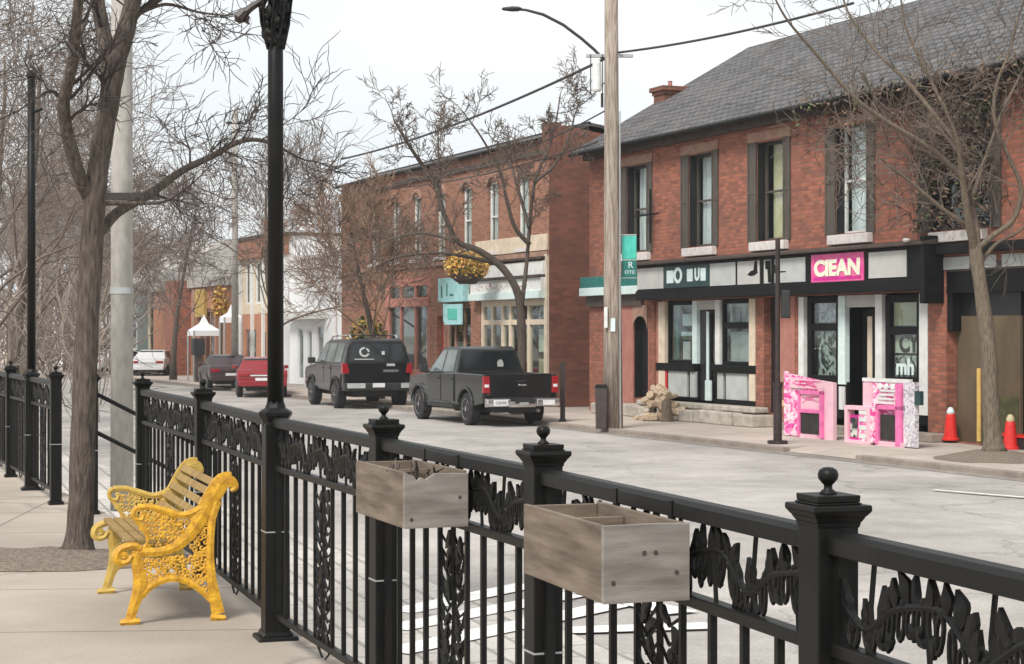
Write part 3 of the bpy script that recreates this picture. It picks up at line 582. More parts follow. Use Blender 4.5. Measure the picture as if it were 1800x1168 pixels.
# cream shop with white fascia
for (z0, z1, m, y) in ((3.2, 3.42, 'letter', -.30), (3.42, 3.82, 'white', -.22), (3.82, 3.9, 'trim_brown', -.3), (3.9, 4.3, 'white', -.16), (4.36, 4.43, 'trim_brown', -.22)):
    B(13.9, 19.4, y, -.003, z0, z1).build('fascia', m, Bb, bevel=.008)
B(13.9, 19.45, -.06, -.003, 4.62, 5.1).build('cream_band', 'cream', Bb)
mb = MB(); rr = random.Random(9)
for k in range(26):
    x = 14.4 + k * .155 + rr.uniform(-.03, .03); z = 3.52 + rr.uniform(0, .1); mb.box(x, x + rr.choice((.03, .1)), -.228, -.221, z, z + rr.choice((.03, .12)))
mb.build('faded_marks', 'brick_paint', Bb)
mb = frame_mb(14.2, 19.3, .1, 3.2, .03, .16, .2, bars_x=(15.1, 15.9, 16.5, 17.9), bars_z=(2.5,), bw=.16).build('shopfront_frame', 'cream', Bb, bevel=.01)
B(14.4, 19.1, .09, .10, .2, 3.0).build('pane', 'shopglass', Bb)
B(14.35, 15.8, .04, .13, .15, .8).box(16.6, 19.2, .04, .13, .15, .7).build('stall_riser', 'cream', Bb)
for (a, b, c, d, m) in ((16.7, 17.5, 1.3, 2.3, 'curtain_y'), (18.1, 19.0, 1.6, 2.3, 'letter_cream'), (18.1, 19.0, .8, 1.4, 'curtain_y'), (15.2, 15.6, .9, 2.2, 'green_grey'), (18.1, 19.0, 2.6, 3.0, 'shop_goods')): B(a, b, .3, .32, c, d).build('display', m, Bb)
B(19.3, 19.5, -.08, -.003, .1, 4.5).build('corner_pilaster', 'cream', Bb)
mb = MB(); rr = random.Random(3)
# ------------------------------------------------------------ far buildings along the right side
def bld(name, label, s1, s0, t, depth, h, m, roofm, cat='building'):
    o = thing(name, label, cat, W(s1, t, SW), RZ); Ln = s1 - s0
    return o, Ln
# big white rendered building
o, Ln = bld('white_building', 'large plain white rendered building left of the brown brick one', 76.2, 68.5, 22.6, 9, 6, 0, 0)
wall(0, Ln, 0, 5.3, [(1.2, 2.0, .2, 2.4), (2.6, 3.2, .2, 2.3), (3.9, 4.8, .2, 2.5)], th=.2).add([(Ln, 0, 0), (Ln, 9, 0), (Ln, 9, 5.3), (Ln, 0, 5.3)], [(0, 1, 2, 3)]).add([(0, 0, 0), (0, 9, 0), (0, 9, 5.3), (0, 0, 5.3)], [(0, 1, 2, 3)]).build('wall', 'white_far', o)
B(-.1, Ln + .1, -.1, 9, 5.3, 5.42).build('roof', 'sill', o)
B(.3, 5.2, -.5, -.003, 2.75, 3.05).build('canopy', 'white', o, bevel=.02); B(.4, Ln - .2, .9, .95, .1, 5.2).build('interior_wall', 'dark_in', o)
for a, b, c, d in ((1.2, 2.0, .2, 2.4), (2.6, 3.2, .2, 2.3), (3.9, 4.8, .2, 2.5)):
    f = frame_mb(a, b, c, d, .05, .12, .08).build('window', 'white', o); B(a + .08, b - .08, .08, .09, c + .08, d - .08).build('pane', 'shopglass', f)
MB().tube([(6.6, -.06, 0), (6.6, -.06, 5.3)], .05, 6).build('downpipe', 'sill', o)
# two storey building with brown parapet and orange ground floor
o, Ln = bld('parapet_building', 'narrow two storey building with brown parapet, white upper storey and orange brick ground floor', 83.2, 75.0, 22.3, 8, 7, 0, 0); o.scale = (.83, 1, .9)
hl = [(.9, 2.4, 3.9, 6.0), (3.0, 4.6, 3.9, 6.0), (5.2, 7.2, 3.9, 6.0)]
wall(0, Ln, 3.4, 6.2, hl, th=.2).build('upper_wall', 'cream', o)
wall(0, Ln, 0, 3.4, [(1.0, 3.2, .6, 2.6), (4.2, 5.2, .1, 2.5), (5.8, 7.4, .6, 2.6)], th=.2).build('lower_wall', 'brickO', o)
MB().add([(Ln, 0, 0), (Ln, 8, 0), (Ln, 8, 7.3), (Ln, 0, 7.3)], [(0, 1, 2, 3)]).add([(0, 0, 0), (0, 8, 0), (0, 8, 7.3), (0, 0, 7.3)], [(0, 1, 2, 3)]).build('side_wall', 'white_far', o)
B(-.08, Ln + .08, -.25, .3, 6.2, 7.15).build('parapet', 'brickB', o); B(-.12, Ln + .12, -.32, 8, 7.15, 7.3).build('roof', 'trim_brown', o)
for x in (0.2, 2.7, 4.9, 7.6): B(x - .14, x + .14, -.12, -.003, 0, 6.2).build('pilaster', 'white', o)
B(.2, Ln - .2, .8, .84, 0, 6.1).build('interior_wall', 'dark_in', o)
for a, b, c, d in hl:
    f = frame_mb(a, b, c, d, .05, .12, .1, bars_x=((a + b) / 2,), bw=.12).build('window', 'white', o); B(a + .1, b - .1, .2, .22, c, d).build('curtain', 'panel_white', f)
for a, b, c, d in ((1.0, 3.2, .6, 2.6), (5.8, 7.4, .6, 2.6)):
    f = frame_mb(a, b, c, d, .05, .12, .1, bars_x=((a + b) / 2,)).build('window', 'stone', o); B(a + .1, b - .1, .08, .09, c + .1, d - .1).build('pane', 'shopglass', f)
B(4.2, 5.2, .1, .15, .1, 2.5).build('door', 'trim_brown', o)
# low orange brick building with pillar
o, Ln = bld('orange_brick_building', 'low orange brick building with a flat roof, thick brick pillar and white shutter door', 102.0, 86.5, 22.3, 10, 4.9, 0, 0)
wall(0, Ln, 0, 4.5, [(3.2, 5.8, .05, 2.9), (10.4, 14.0, .3, 3.4)], th=.3).add([(Ln, 0, 0), (Ln, 10, 0), (Ln, 10, 4.5), (Ln, 0, 4.5)], [(0, 1, 2, 3)]).add([(0, 0, 0), (0, 10, 0), (0, 10, 4.5), (0, 0, 4.5)], [(0, 1, 2, 3)]).build('wall', 'brickO', o)
B(-.15, Ln + .15, -.2, 10.1, 4.5, 4.95).build('roof', 'roof_grey', o)
B(7.0, 8.9, -.9, -.01, 0, 4.9).build('brick_pillar', 'brickA', o)
B(3.2, 5.8, .2, .25, .05, 2.5).build('shutter_door', 'white', o); B(3.0, 6.0, -.12, -.01, 2.9, 3.2).build('lintel', 'stone', o); B(3.2, 3.9, -.02, .19, .05, 2.9).build('door_post', 'trim_brown', o)
f = frame_mb(10.4, 14.0, .3, 3.4, .05, .15, .15, bars_x=(11.6, 12.8), bw=.14).build('window', 'stone', o); B(10.5, 13.9, .08, .09, .4, 3.3).build('pane', 'shopglass', f)
B(10.4, 12.4, -.15, -.01, 3.0, 4.4).build('sign_board', 'stripe_far', o)
B(9.7, 10.2, -.14, -.01, .1, 4.4).build('pilaster', 'stone', o); B(14.2, 14.6, -.14, -.01, .1, 4.4).build('pilaster', 'stone', o)
# grey green shed with white corner posts, and white house beyond
o, Ln = bld('grey_green_building', 'grey green boarded building with white corner posts behind the concrete pole', 113.0, 102.6, 22.3, 9, 5, 0, 0)
MB().box(0, Ln, 0, 9, 0, 5.0).build('wall', 'green_grey', o); MB().prism([(-.4, 5.0), (4.5, 7.6), (9.4, 5.0)], -.4, Ln + .4, 'yz').build('roof', 'roof_grey', o)
for x in (.1, Ln - .1): B(x - .18, x + .18, -.1, -.003, 0, 5.0).build('corner_post', 'cream', o)
B(-.1, Ln + .1, -.12, -.005, 4.65, 5.0).build('fascia', 'white', o)
for x in (2.5, 5.5): f = frame_mb(x, x + 1.3, 1.2, 3.2, -.06, -.004, .1).build('window', 'white', o); B(x + .1, x + 1.2, -.03, -.02, 1.3, 3.1).build('pane', 'autoglass', f)
o, Ln = bld('white_house', 'white gabled house far down the street left of the concrete pole', 134.0, 122.0, 22.0, 9, 5, 0, 0)
MB().box(0, Ln, 0, 9, 0, 5.2).build('wall', 'white_far', o); MB().prism([(-.4, 5.2), (4.5, 8.4), (9.4, 5.2)], -.4, Ln + .4, 'yz').build('roof', 'roof_grey', o)
for x in (2.0, 6.0, 9.0): f = frame_mb(x, x + 1.1, 1.2, 3.0, -.06, -.004, .1).build('window', 'white', o); B(x + .1, x + 1.0, -.03, -.02, 1.3, 2.9).build('pane', 'autoglass', f)
for k, (s1, t, c, lab) in enumerate(((152, 21, 'cream', 'small cream house far away at the end of the street'), (175, 16, 'white_far', 'tiny white house glimpsed beyond the left trees'))):
    o, Ln = bld('distant_house', lab, s1, s1 - 12, t, 9, 5, 0, 0)
    MB().box(0, Ln, 0, 9, 0, 4.6).build('wall', c, o); MB().prism([(-.4, 4.6), (4.5, 7.4), (9.4, 4.6)], -.4, Ln + .4, 'yz').build('roof', 'roof_grey', o)
    for x in (2.0, 6.0, 9.0): f = frame_mb(x, x + 1.1, 1.2, 3.0, -.06, -.004, .1).build('window', 'white', o); B(x + .1, x + 1.0, -.03, -.02, 1.3, 2.9).build('pane', 'autoglass', f)
# pitched roof behind the orange building
o = thing('grey_roofed_house', 'house with a long weathered grey pitched roof behind the orange brick building', 'house', W(112, 34, SW), RZ)
MB().box(0, 20, 0, 10, 0, 4.8).build('wall', 'white_far', o); MB().prism([(-.6, 4.7), (5, 8.6), (10.6, 4.7)], -.5, 20.5, 'yz').build('roof', 'roof_grey', o)
# peaked white canopies
def canopy(label, s, t, w_, h):
    o = thing('market_canopy', label, 'canopy', W(s, t, SW), RZ, 'peaked white canopies')
    MB().add([(-w_, -w_, h), (w_, -w_, h), (w_, w_, h), (-w_, w_, h), (0, 0, h + .8 * w_ + .25), (-w_ * .3, -w_ * .3, h + .5 * w_), (w_ * .3, -w_ * .3, h + .5 * w_), (w_ * .3, w_ * .3, h + .5 * w_), (-w_ * .3, w_ * .3, h + .5 * w_)],
             [(0, 1, 6, 5), (1, 2, 7, 6), (2, 3, 8, 7), (3, 0, 5, 8), (5, 6, 4), (6, 7, 4), (7, 8, 4), (8, 5, 4)]).add([(-w_, -w_, h - .25), (w_, -w_, h - .25), (w_, w_, h - .25), (-w_, w_, h - .25), (-w_, -w_, h), (w_, -w_, h), (w_, w_, h), (-w_, w_, h)], [(0, 1, 5, 4), (1, 2, 6, 5), (2, 3, 7, 6), (3, 0, 4, 7)]).build('canopy_top', 'white_far', o)
    for sx in (-1, 1):
        for sy in (-1, 1): MB().tube([(sx * w_ * .97, sy * w_ * .97, 0), (sx * w_ * .97, sy * w_ * .97, h)], .04, 6).build('leg', 'steel', o)
canopy('lower peaked white canopy beside the thick brick pillar', 82.6, 20.4, .62, 2.3); canopy('taller peaked white canopy in front of the parapet building', 80.8, 21.2, .42, 2.9)

# ------------------------------------------------------------ poles, wires, street furniture
o = thing('utility_pole', 'thick pale concrete pole on the near side of the road left of the bench', 'pole', (-4.95, 23.1, RD))
MB().tube([(0, 0, 0), (0, 0, 5), (0, 0, 14)], [.145, .135, .11], 20).build('pole', 'pole_concrete', o, smooth=True)
MB().tube([(0, 0, 2.75), (0, 0, 2.83)], .15, 20).build('strap', 'steel', o); MB().box(-.22, .5, -.2, -.13, 3.93, 4.02).build('crossarm', 'iron_brown', o)
B(-.2, .2, -.14, .14, 4.6, 4.9) if False else None
PX = W(43.6 if False else 0, 0)
px_ = Vector((2.31, 41.5, SW))
o = thing('utility_pole', 'tall weathered wooden utility pole with transformer bracket and curved lamp arm', 'pole', px_)
MB().tube([(0, 0, 0), (-.02, 0, 3), (-.04, 0, 7), (-.05, 0, 11)], [.225, .20, .165, .15], 20).build('pole', 'pole_wood', o, smooth=True)
zc = 8.45
MB().box(-.62, .45, -.05, .05, zc, zc + .07).build('crossarm', 'steel', o)
t_ = MB().lathe([(.09, 7.66), (.11, 7.7), (.10, 8.3), (.05, 8.4)], 12, (-.38, -.1, 0)).build('insulator_can', 'white', o); MB().tube([(-.26, -.1, 7.3), (-.26, -.1, 7.62)], .035, 6).build('terminal', 'iron_brown', o)
MB().tube([(-.52, -.1, 7.6), (-.52, -.1, 8.5)], .012, 4).tube([(-.25, -.1, 7.6), (-.25, -.1, 8.5)], .012, 4).build('bracket_wire', 'cable', o)
arm = [P(x, y, 41.5) - px_ for x, y in ((1060, 104), (1045, 88), (1022, 68), (990, 44), (955, 26), (925, 18), (905, 16))]
la = MB().tube(arm, [.035] * 5 + [.03, .03], 8).build('lamp_arm', 'black_plastic', o)
p0 = P(905, 16, 41.5) - px_; hd = MB().lathe([(.02, -.28), (.06, -.24), (.10, -.05), (.09, .1), (.04, .18)], 10, (0, 0, 0), 'x'); hd.v = [(p[0] + p0.x - .02, p[1], p[2] * .6 + p0.z) for p in hd.v]; hd.build('lamp_head', 'black_plastic', la)
B(-.22, -.14, -.24, -.17, 2.28, 2.75).build('conduit_box', 'white', o, bevel=.01); B(-.07, .03, -.23, -.2, 2.2, 2.5).build('notice', 'letter', o)
MB().tube([(.15, -.16, 0), (.14, -.16, 7.2)], .018, 6).build('ground_wire', 'steel', o)
# teal banner sign on the pole
o = thing('teal_banner', 'teal hanging sign fixed to the right side of the wooden pole', 'sign', px_ + Vector((.19, -.02, 3.44)))
B(0, .34, -.02, .02, .40, .94).build('sign_panel', 'teal', o, bevel=.02); B(0.0, .34, -.022, .022, 0, .385).build('sign_panel', 'teal_dark', o, bevel=.01)
text_obj('lettering', 'R', 'letter', o, .2, (.2, -.026, .27), (R(90), 0, 0), .003); text_obj('lettering', 'OTE', 'letter', o, .11, (.18, -.026, .11), (R(90), 0, 0), .003, 1.1)
MB().tube([(-.1, 0, .96), (.34, 0, .96)], .015, 6).tube([(-.1, 0, -.02), (.34, 0, -.02)], .012, 6).build('bracket', 'steel', o)
for k in range(14): pass
# wires
def wire(label, pts, r, sag=0.0):
    a, b = Vector(pts[0]), Vector(pts[-1]); n = 26
    q = [a.lerp(b, i / n) - Vector((0, 0, sag * 4 * (i / n) * (1 - i / n))) for i in range(n + 1)]
    tag(MB().tube(q, r, 5).build('overhead_wire', 'cable'), label, 'wire', 'overhead wires')
pt = lambda x, y, Y: P(x, y, Y)
far = Vector((-11.15, 73.4, 0))
wire('thick cable leaving the wooden pole up to the right over the big roof', [pt(1085, 93, 41.5), pt(1500, 6, 34)], .028, .1)
wire('main cable running from the wooden pole down left over the middle building', [pt(1062, 104, 41.5), pt(600, 280, 66), ], .035, .25)
wire('thin cable crossing the gap between the brick buildings below the others', [pt(1062, 196, 41.5), pt(700, 300, 66)], .018, .5)
wire('upper thin cable left of the wooden pole towards the far chimney stack', [pt(1062, 146, 41.5), pt(960, 195, 52)], .014, .3)
wire('cable crossing the front of the brown brick building under its roof', [pt(1050, 250, 43), pt(606, 332, 66)], .02, .35)
# far poles
o = thing('utility_pole', 'thin grey pole far down the street among bare branches', 'pole', (-11.17, 73.4, SW))
MB().tube([(0, 0, 0), (0, 0, 11.2)], [.15, .11], 12).build('pole', 'pole_concrete', o, smooth=True); B(-.35, .35, -.05, .05, 10.6, 10.7).build('crossarm', 'trim_brown', o)
# dark post at kerb by the truck
o = thing('kerb_post', 'dark slim square post at the kerb right behind the pickup tailgate', 'post', W(s_at(989, 18.95), 18.95, SW))
MB().box(-.06, .06, -.06, .06, 0, 1.45).box(-.09, .09, -.09, .09, 0, .05).build('post', 'iron_brown', o)
# sign post
o = thing('sign_post', 'slim dark street post with small black box standing before the pink kiosks', 'post', P(1367, 780, 35.6))
MB().tube([(0, 0, 0), (0, 0, 1.1)], .085, 12).tube([(0, 0, 1.1), (0, 0, 1.18)], .10, 12).tube([(0, 0, 1.18), (0, 0, 4.0)], .048, 12).build('pole', 'iron_brown', o, smooth=False)
B(.07, .24, -.06, .06, 2.45, 3.0).build('control_box', 'black_plastic', o, bevel=.02); MB().tube([(0, 0, 0), (0, 0, .06)], .2, 12).build('base_plate', 'iron_brown', o)
# bin beside pole
o = thing('litter_bin', 'tall narrow dark brown bin against the left side of the wooden pole', 'bin', Vector((2.02, 41.3, SW)))
MB().frust(0, 0, 0, .92, .115, .13, .13, .15).build('body', 'bin', o, bevel=.01); MB().frust(0, 0, .92, 1.0, .14, .12, .16, .14).build('lid', 'trim_dark', o, bevel=.01)
o = thing('mailbox', 'dark box on a post with pale posters beside the far thick brick pillar', 'box', W(s_at(348, 19.5), 19.5, SW), RZ)
B(-.3, .3, -.25, .25, 1.2, 1.95).build('box', 'black_plastic', o, bevel=.04); B(-.2, .2, -.12, .12, 0, 1.2).build('post', 'trim_brown', o)
# bollard-like leaning dark plank in the alley
o = thing('alley_door', 'tall dark weathered plank door leaning in the alley beside the brown side wall', 'door', W(46.6, 23.6, SW), RZ)
MB().box(-.25, .12, -.05, .0, 0, 2.0).box(-.25, .12, -.07, -.05, .3, .42).box(-.25, .12, -.07, -.05, 1.5, 1.62).build('boards', 'trim_brown', o)
o = tag(MB().box(0, 2.9, 0, .2, 0, 3.3).build('alley_fence', 'box_wood', None, W(48.7, 24.8, SW), RZ), 'brown board screen closing the alley between the two brick buildings', 'fence')
# firewood pile
rr = random.Random(11)
def stone(mb, c, r, rnd):
    n = 7; o_ = len(mb.v)
    for j, (zz, k) in enumerate(((-.6, .6), (-.1, 1), (.45, .8), (.75, .3))):
        for i in range(n):
            a = 2 * math.pi * i / n; q = r * k * rnd.uniform(.8, 1.15)
            mb.v.append((c[0] + q * math.cos(a), c[1] + q * math.sin(a), c[2] + zz * r * rnd.uniform(.85, 1.1)))
    for j in range(3):
        for i in range(n):
            a = o_ + j * n + i; b = o_ + j * n + (i + 1) % n; mb.f.append((a, b, b + n, a + n)); mb.mi.append(0)
    mb.f.append(tuple(o_ + 3 * n + i for i in range(n))); mb.mi.append(0)
pile_at = W(s_at(1160, 21.3), 21.3, SW)
for k in range(44):
    mb = MB(); r = rr.uniform(.06, .14); ln = rr.uniform(.3, .55); row = 0 if k < 14 else (1 if k < 25 else (2 if k < 35 else (3 if k < 41 else 4)))
    q = pile_at + Vector((rr.uniform(-.5, .5) * (1 - row * .18), rr.uniform(-.3, .3) * (1 - row * .15), row * .155 + .10))
    if k % 3 == 0: stone(mb, (0, 0, 0), r * 1.25, rr); m_ = 'rubble'; nm = 'rock'
    else: mb.tube([(-ln / 2, 0, 0), (0, rr.uniform(-.02, .02), 0), (ln / 2, 0, 0)], [r, r * 1.05, r * .92], 7); m_ = 'log'; nm = 'firewood_log'
    o = mb.build(nm, m_, None, q, rr.uniform(-.6, .6)); o.rotation_euler = (rr.uniform(0, 3), rr.uniform(-.4, .4) if nm != 'rock' else 0, rr.uniform(-1.2, 1.2))
    tag(o, 'split log in the heap beside the arched doorway' if nm != 'rock' else 'pale stone lying in the log heap by the arched doorway', 'log' if nm != 'rock' else 'stone', 'heap of logs' if nm != 'rock' else 'stones in the log heap')
o = MB().lathe([(.15, 0), (.13, .1), (.125, .4), (.12, .50)], 11).build('tree_stump', 'bark_pale', None, pile_at + Vector((.12, -.55, 0))); tag(o, 'upright short stump in front of the log heap', 'stump')

# ------------------------------------------------------------ pink kiosks
def scribble(mb, x0, x1, z0, z1, y, rnd, n=5, w_=.02):
    for k in range(n):
        pts = []; x = rnd.uniform(x0, x0 + (x1 - x0) * .4); z = rnd.uniform(z0, z1)
        for j in range(5):
            pts.append((x, z)); x = min(x1, x + rnd.uniform(.02, (x1 - x0) * .35)); z = max(z0, min(z1, z + rnd.uniform(-.08, .08)))
        for a, b in zip(pts, pts[1:]):
            if abs(b[0] - a[0]) < .01: continue
            mb.add([(a[0], y, a[1] - w_ / 2), (b[0], y, b[1] - w_ / 2), (b[0], y, b[1] + w_ / 2), (a[0], y, a[1] + w_ / 2)], [(0, 1, 2, 3)])
t1 = 20.6
def kx(px, t, s0): return s0 - s_at(px, t)
s0 = s_at(1378, t1); kA = thing('pink_kiosk', 'pink poster kiosk left of the shop door, its top dipping to the right', 'kiosk', W(s0, t1, SW), RZ)
x1_ = kx(1467, t1, s0); f1 = kx(1412, t1, s0); f2 = kx(1447, t1, s0)
MB().prism([(0, .02), (x1_ * .68, .02), (x1_ * .68, 1.20), (.12, 1.32), (.08, 1.36), (0, 1.36)], 0, .05).build('board', 'pink_print', kA)
MB().box(f1 - .07, f1, -.10, -.01, .02, .98).box(f2, f2 + .09, -.10, -.01, .02, .98).box(f1 - .07, f2 + .09, -.10, -.01, .90, .98).box(f1, f2, -.10, -.01, .52, .60).build('arch_frame', 'pink_mid', kA, bevel=.006)
B(f1, f2, -.06, -.02, .60, .90).build('poster', 'pink_pale', kA); B(f1, f2, -.06, -.02, .10, .52).build('blackboard', 'blackboard', kA); B(f1 - .07, x1_ * .72, -.08, -.012, .0, .08).build('base', 'pink_pale', kA)
MB().prism([(x1_ * .70, .0), (x1_, .0), (x1_, 1.16), (x1_ * .70, 1.20)], -.03, .05).build('side_board', 'pink_pale', kA)
MB().prism([(x1_ * .15, 1.02), (x1_ * .82, 1.02), (x1_ * .82, 1.18), (x1_ * .15, 1.24)], -.035, -.005).build('header_board', 'pink_pale', kA)
mb = MB(); rr = random.Random(5); scribble(mb, x1_ * .2, x1_ * .78, 1.05, 1.17, -.042, rr, 6, .02); scribble(mb, f1 + .03, f2 - .03, .64, .86, -.066, rr, 5, .016); mb.build('printed_lines', 'pink', kA)
B(-.12, -.0, -.08, .04, .62, .74).build('yellow_tag', 'curtain_y', kA)
s0 = s_at(1496, t1 - .1); kB = thing('pink_kiosk', 'pink poster kiosk right of the shop door with a small low stand on its left', 'kiosk', W(s0, t1 - .1, SW), RZ)
K = lambda px: kx(px, t1 - .1, s0)
MB().box(K(1519), K(1590), 0, .05, .02, 1.27).build('board', 'pink_print', kB); B(K(1517), K(1600), -.02, .055, 1.22, 1.29).build('top_rail', 'white', kB)
B(K(1519), K(1534), -.03, -.002, .55, 1.2).build('side_board', 'pink_pale', kB)
MB().box(K(1546), K(1551), -.1, -.005, .02, .78).box(K(1581), K(1590), -.1, -.005, .02, 1.2).box(K(1546), K(1590), -.1, -.005, .70, .78).build('arch_frame', 'pink_mid', kB, bevel=.006)
B(K(1552), K(1580), -.06, -.01, .12, .60).build('blackboard', 'blackboard', kB); B(K(1546), K(1592), -.09, -.01, .0, .09).build('base', 'pink_pale', kB)
mb = MB(); rr = random.Random(8)
for k in range(6): mb.box(K(1540 + k * 2), K(1578 - (k % 2) * 6), -.02 - .002 * k, -.006, .70 + .08 * k + .02, .70 + .08 * k + .055)
mb.build('printed_lines', 'white', kB)
mb = MB()
for x in (1548, 1559, 1570, 1582): mb.lathe([(.0, -.03), (.05, -.028), (.07, 0), (.0, .004)], 10, (K(x), -.01, 1.13), 'y')
mb.build('printed_dots', 'white', kB)
B(K(1591), K(1612), -.04, .04, .02, 1.24).build('side_board', 'grey_print', kB); B(K(1612), K(1622), -.06, .02, .82, 1.08).build('notice_box', 'green_dark', kB)
MB().box(K(1496), K(1501), -.16, .02, .0, .74).box(K(1535), K(1540), -.16, .02, .0, .74).box(K(1501), K(1535), -.16, .02, .66, .74).box(K(1501), K(1535), -.16, .02, .0, .07).build('low_stand_frame', 'pink_pale', kB, bevel=.006)
B(K(1501), K(1519), -.1, -.06, .07, .56).build('low_stand_panel', 'magenta', kB); B(K(1503), K(1515), -.112, -.101, .12, .5).build('printed_figure', 'shop_goods', kB)
B(K(1520), K(1546), -.14, -.06, .05, .72).build('poster_stack', 'pink_print', kB); mb = MB()
for z in (.12, .28, .44, .58): mb.box(K(1521), K(1534), -.15, -.141, z, z + .09)
mb.build('printed_labels', 'white', kB)
# red cones
def cone(label, loc, cap):
    o = thing('traffic_marker', label, 'cone', loc)
    MB().lathe([(.17, 0), (.17, .04), (.135, .05), (.13, .1), (.095, .46), (.08, .52)], 14).build('cone_body', 'red', o, smooth=False)
    MB().lathe([(.075, .52), (.08, .56), (.05, .63), (.02, .65)], 12).build('cap', cap, o)
cone('red cone shaped marker with a pale top before the boarded panel', P(1671, 774, 35.9), 'letter'); cone('red cone shaped marker with a yellow top right of the street tree', W(s_at(1776, 22.0), 22.0, SW), 'curtain_y')
o = tag(B(-.7, .8, -.2, .2, 0, .22).build('red_tray', 'black_plastic', None, W(s_at(1790, 22.3), 22.3, SW), RZ, bevel=.02), 'low black platform with a red cover behind the right street tree', 'platform')
B(-.72, .82, -.22, .22, .222, .26).build('cover', 'red', o)
o = tag(MB().tube([(0, 0, 0), (0, 0, 1.38)], .045, 10).tube([(0, 0, 1.38), (0, 0, 1.40)], .04, 10).build('guard_post', 'yellow_pole', None, P(1721, 776, 34.9)), 'faded yellow guard post just left of the right street tree', 'post')
# ------------------------------------------------------------ iron fence
def leaf_plate(mb, cx, cz, ang, L_, y0=-.005, th=.01, w_=.5, tilt=0):
    N_ = 9; cv = .22 * math.sin(cx * 91.7 + cz * 57.3); fn = lambda t: .5 * math.sin(math.pi * t ** .85) ** .8 * (1 + .22 * math.sin(3.2 * math.pi * t + cx * 40))
    mid = lambda t: cv * math.sin(math.pi * t)
    pr = [(0, 0)] + [(k / N_, mid(k / N_) / w_ + fn(k / N_)) for k in range(1, N_)] + [(1, 0)] + [(k / N_, mid(k / N_) / w_ - fn(k / N_)) for k in range(N_ - 1, 0, -1)]
    ca, sa = math.cos(ang), math.sin(ang)
    pts = [(cx + L_ * (a * ca - b * w_ * sa), cz + L_ * (a * sa + b * w_ * ca)) for a, b in pr]
    o = len(mb.v); n = len(pts)
    for i, (a, b) in enumerate(pts): mb.v.append((a, y0 + tilt * (b - cz), b))
    for i, (a, b) in enumerate(pts): mb.v.append((a, y0 + th + tilt * (b - cz), b))
    c1 = len(mb.v); mb.v.append((cx + L_ * .45 * ca, y0 - .004, cz + L_ * .45 * sa)); mb.v.append((cx + L_ * .45 * ca, y0 + th + .004, cz + L_ * .45 * sa))
    for i in range(n):
        j = (i + 1) % n
        mb.f += [(o + i, o + j, c1), (o + n + j, o + n + i, c1 + 1), (o + i, o + n + i, o + n + j, o + j)]; mb.mi += [0, 0, 0]
def upper_panel(L_, seed):            # cast vine between mid rail and top rail
    rnd = random.Random(seed); mb = MB(); z0, z1 = .858, 1.042; zm = (z0 + z1) / 2; p = .43
    wave = lambda x: zm + .038 * math.sin(2 * math.pi * x / p) + .010 * math.sin(4 * math.pi * x / p + 1)
    pts = []; x = .005
    while x < L_ - .005: pts.append((x, .0, wave(x))); x += .02
    mb.tube(pts, .0085, 6)
    x = .02; k = 0
    while x < L_ - .03:
        zc = wave(x); k += 1
        # leaf standing on the vine, leaning along it
        up = rnd.uniform(.055, .085); a = math.pi / 2 + rnd.uniform(-.5, .5)
        if zc + up * math.sin(a) > z1: up = (z1 - zc) / math.sin(a)
        if up > .02: leaf_plate(mb, x, zc - .004, a, up, -.006 + rnd.uniform(-.003, .003), .010, rnd.uniform(.34, .5), rnd.uniform(-.12, .12))
        # drop shaped loop hanging below the vine
        hb = min(rnd.uniform(.06, .095), zc - z0 - .002); cx = x + .02; hw = rnd.uniform(.009, .014)
        if hb > .03:
            lean = rnd.uniform(-.018, .018)
            lp = [(cx + hw * math.sin(t) + lean * (1 - math.cos(t)) / 2, 0, zc - hb * (1 - math.cos(t)) / 2) for t in [2 * math.pi * q / 10 for q in range(11)]]
            mb.tube(lp, .0055, 5)
            if rnd.random() < .5: leaf_plate(mb, cx + lean, zc - hb * .55, -math.pi / 2 + rnd.uniform(-.6, .6), rnd.uniform(.035, .05), -.005, .009, .5)
        if k % 3 == 0: leaf_plate(mb, x, zc, rnd.choice((.2, 2.9)) + rnd.uniform(-.3, .3), rnd.uniform(.045, .065), -.008, .009, .5)
        if k % 2: mb.lathe([(.0, -.009), (.009, -.006), (.011, 0), (.009, .006), (.0, .009)], 7, (x + .012, 0, zc + .006), 'y')
        x += .036
    x = p * .2
    while x < L_: mb.tube([(x, 0, z0 - .01), (x + .012, 0, zm), (x - .004, 0, z1 + .01)], .006, 5); x += p * .5
    return mb
def lower_panel(w_, seed):            # narrow cast panel from mid rail down
    rnd = random.Random(seed); mb = MB(); z0, z1 = .13, .825
    for sx in (-1, 1): mb.box(sx * w_ / 2 - .008, sx * w_ / 2 + .008, -.008, .008, z0, z1)
    mb.tube([(.0, 0, z0), (.012, 0, .3), (-.012, 0, .5), (.0, 0, z1)], .010, 5)
    z = z1 - .02; k = 0
    while z > z0 + .03:
        for sx in (-1, 1):
            a = math.pi / 2 - sx * rnd.uniform(.35, 1.0) if (k // 3) % 2 else -math.pi / 2 + sx * rnd.uniform(.35, 1.0)
            leaf_plate(mb, sx * rnd.uniform(.01, w_ * .28), z + rnd.uniform(-.01, .01), a, rnd.uniform(.06, .085), rnd.uniform(-.012, .0), .009, rnd.uniform(.35, .55))
            mb.tube([(0, 0, z), (sx * w_ * .22, 0, z - .05), (sx * w_ * .45, 0, z - .02)], .0055, 4)
            if k % 2: mb.tube([(sx * w_ * .48, 0, z), (sx * w_ * .3, 0, z - .09), (sx * w_ * .1, 0, z - .12)], .006, 4)
        z -= .048; k += 1
    return mb
def post_mb(hw=.047, top=1.12):
    return MB().frust(0, 0, 0, top, hw, hw).frust(0, 0, -.02, .03, hw + .018, hw + .014)
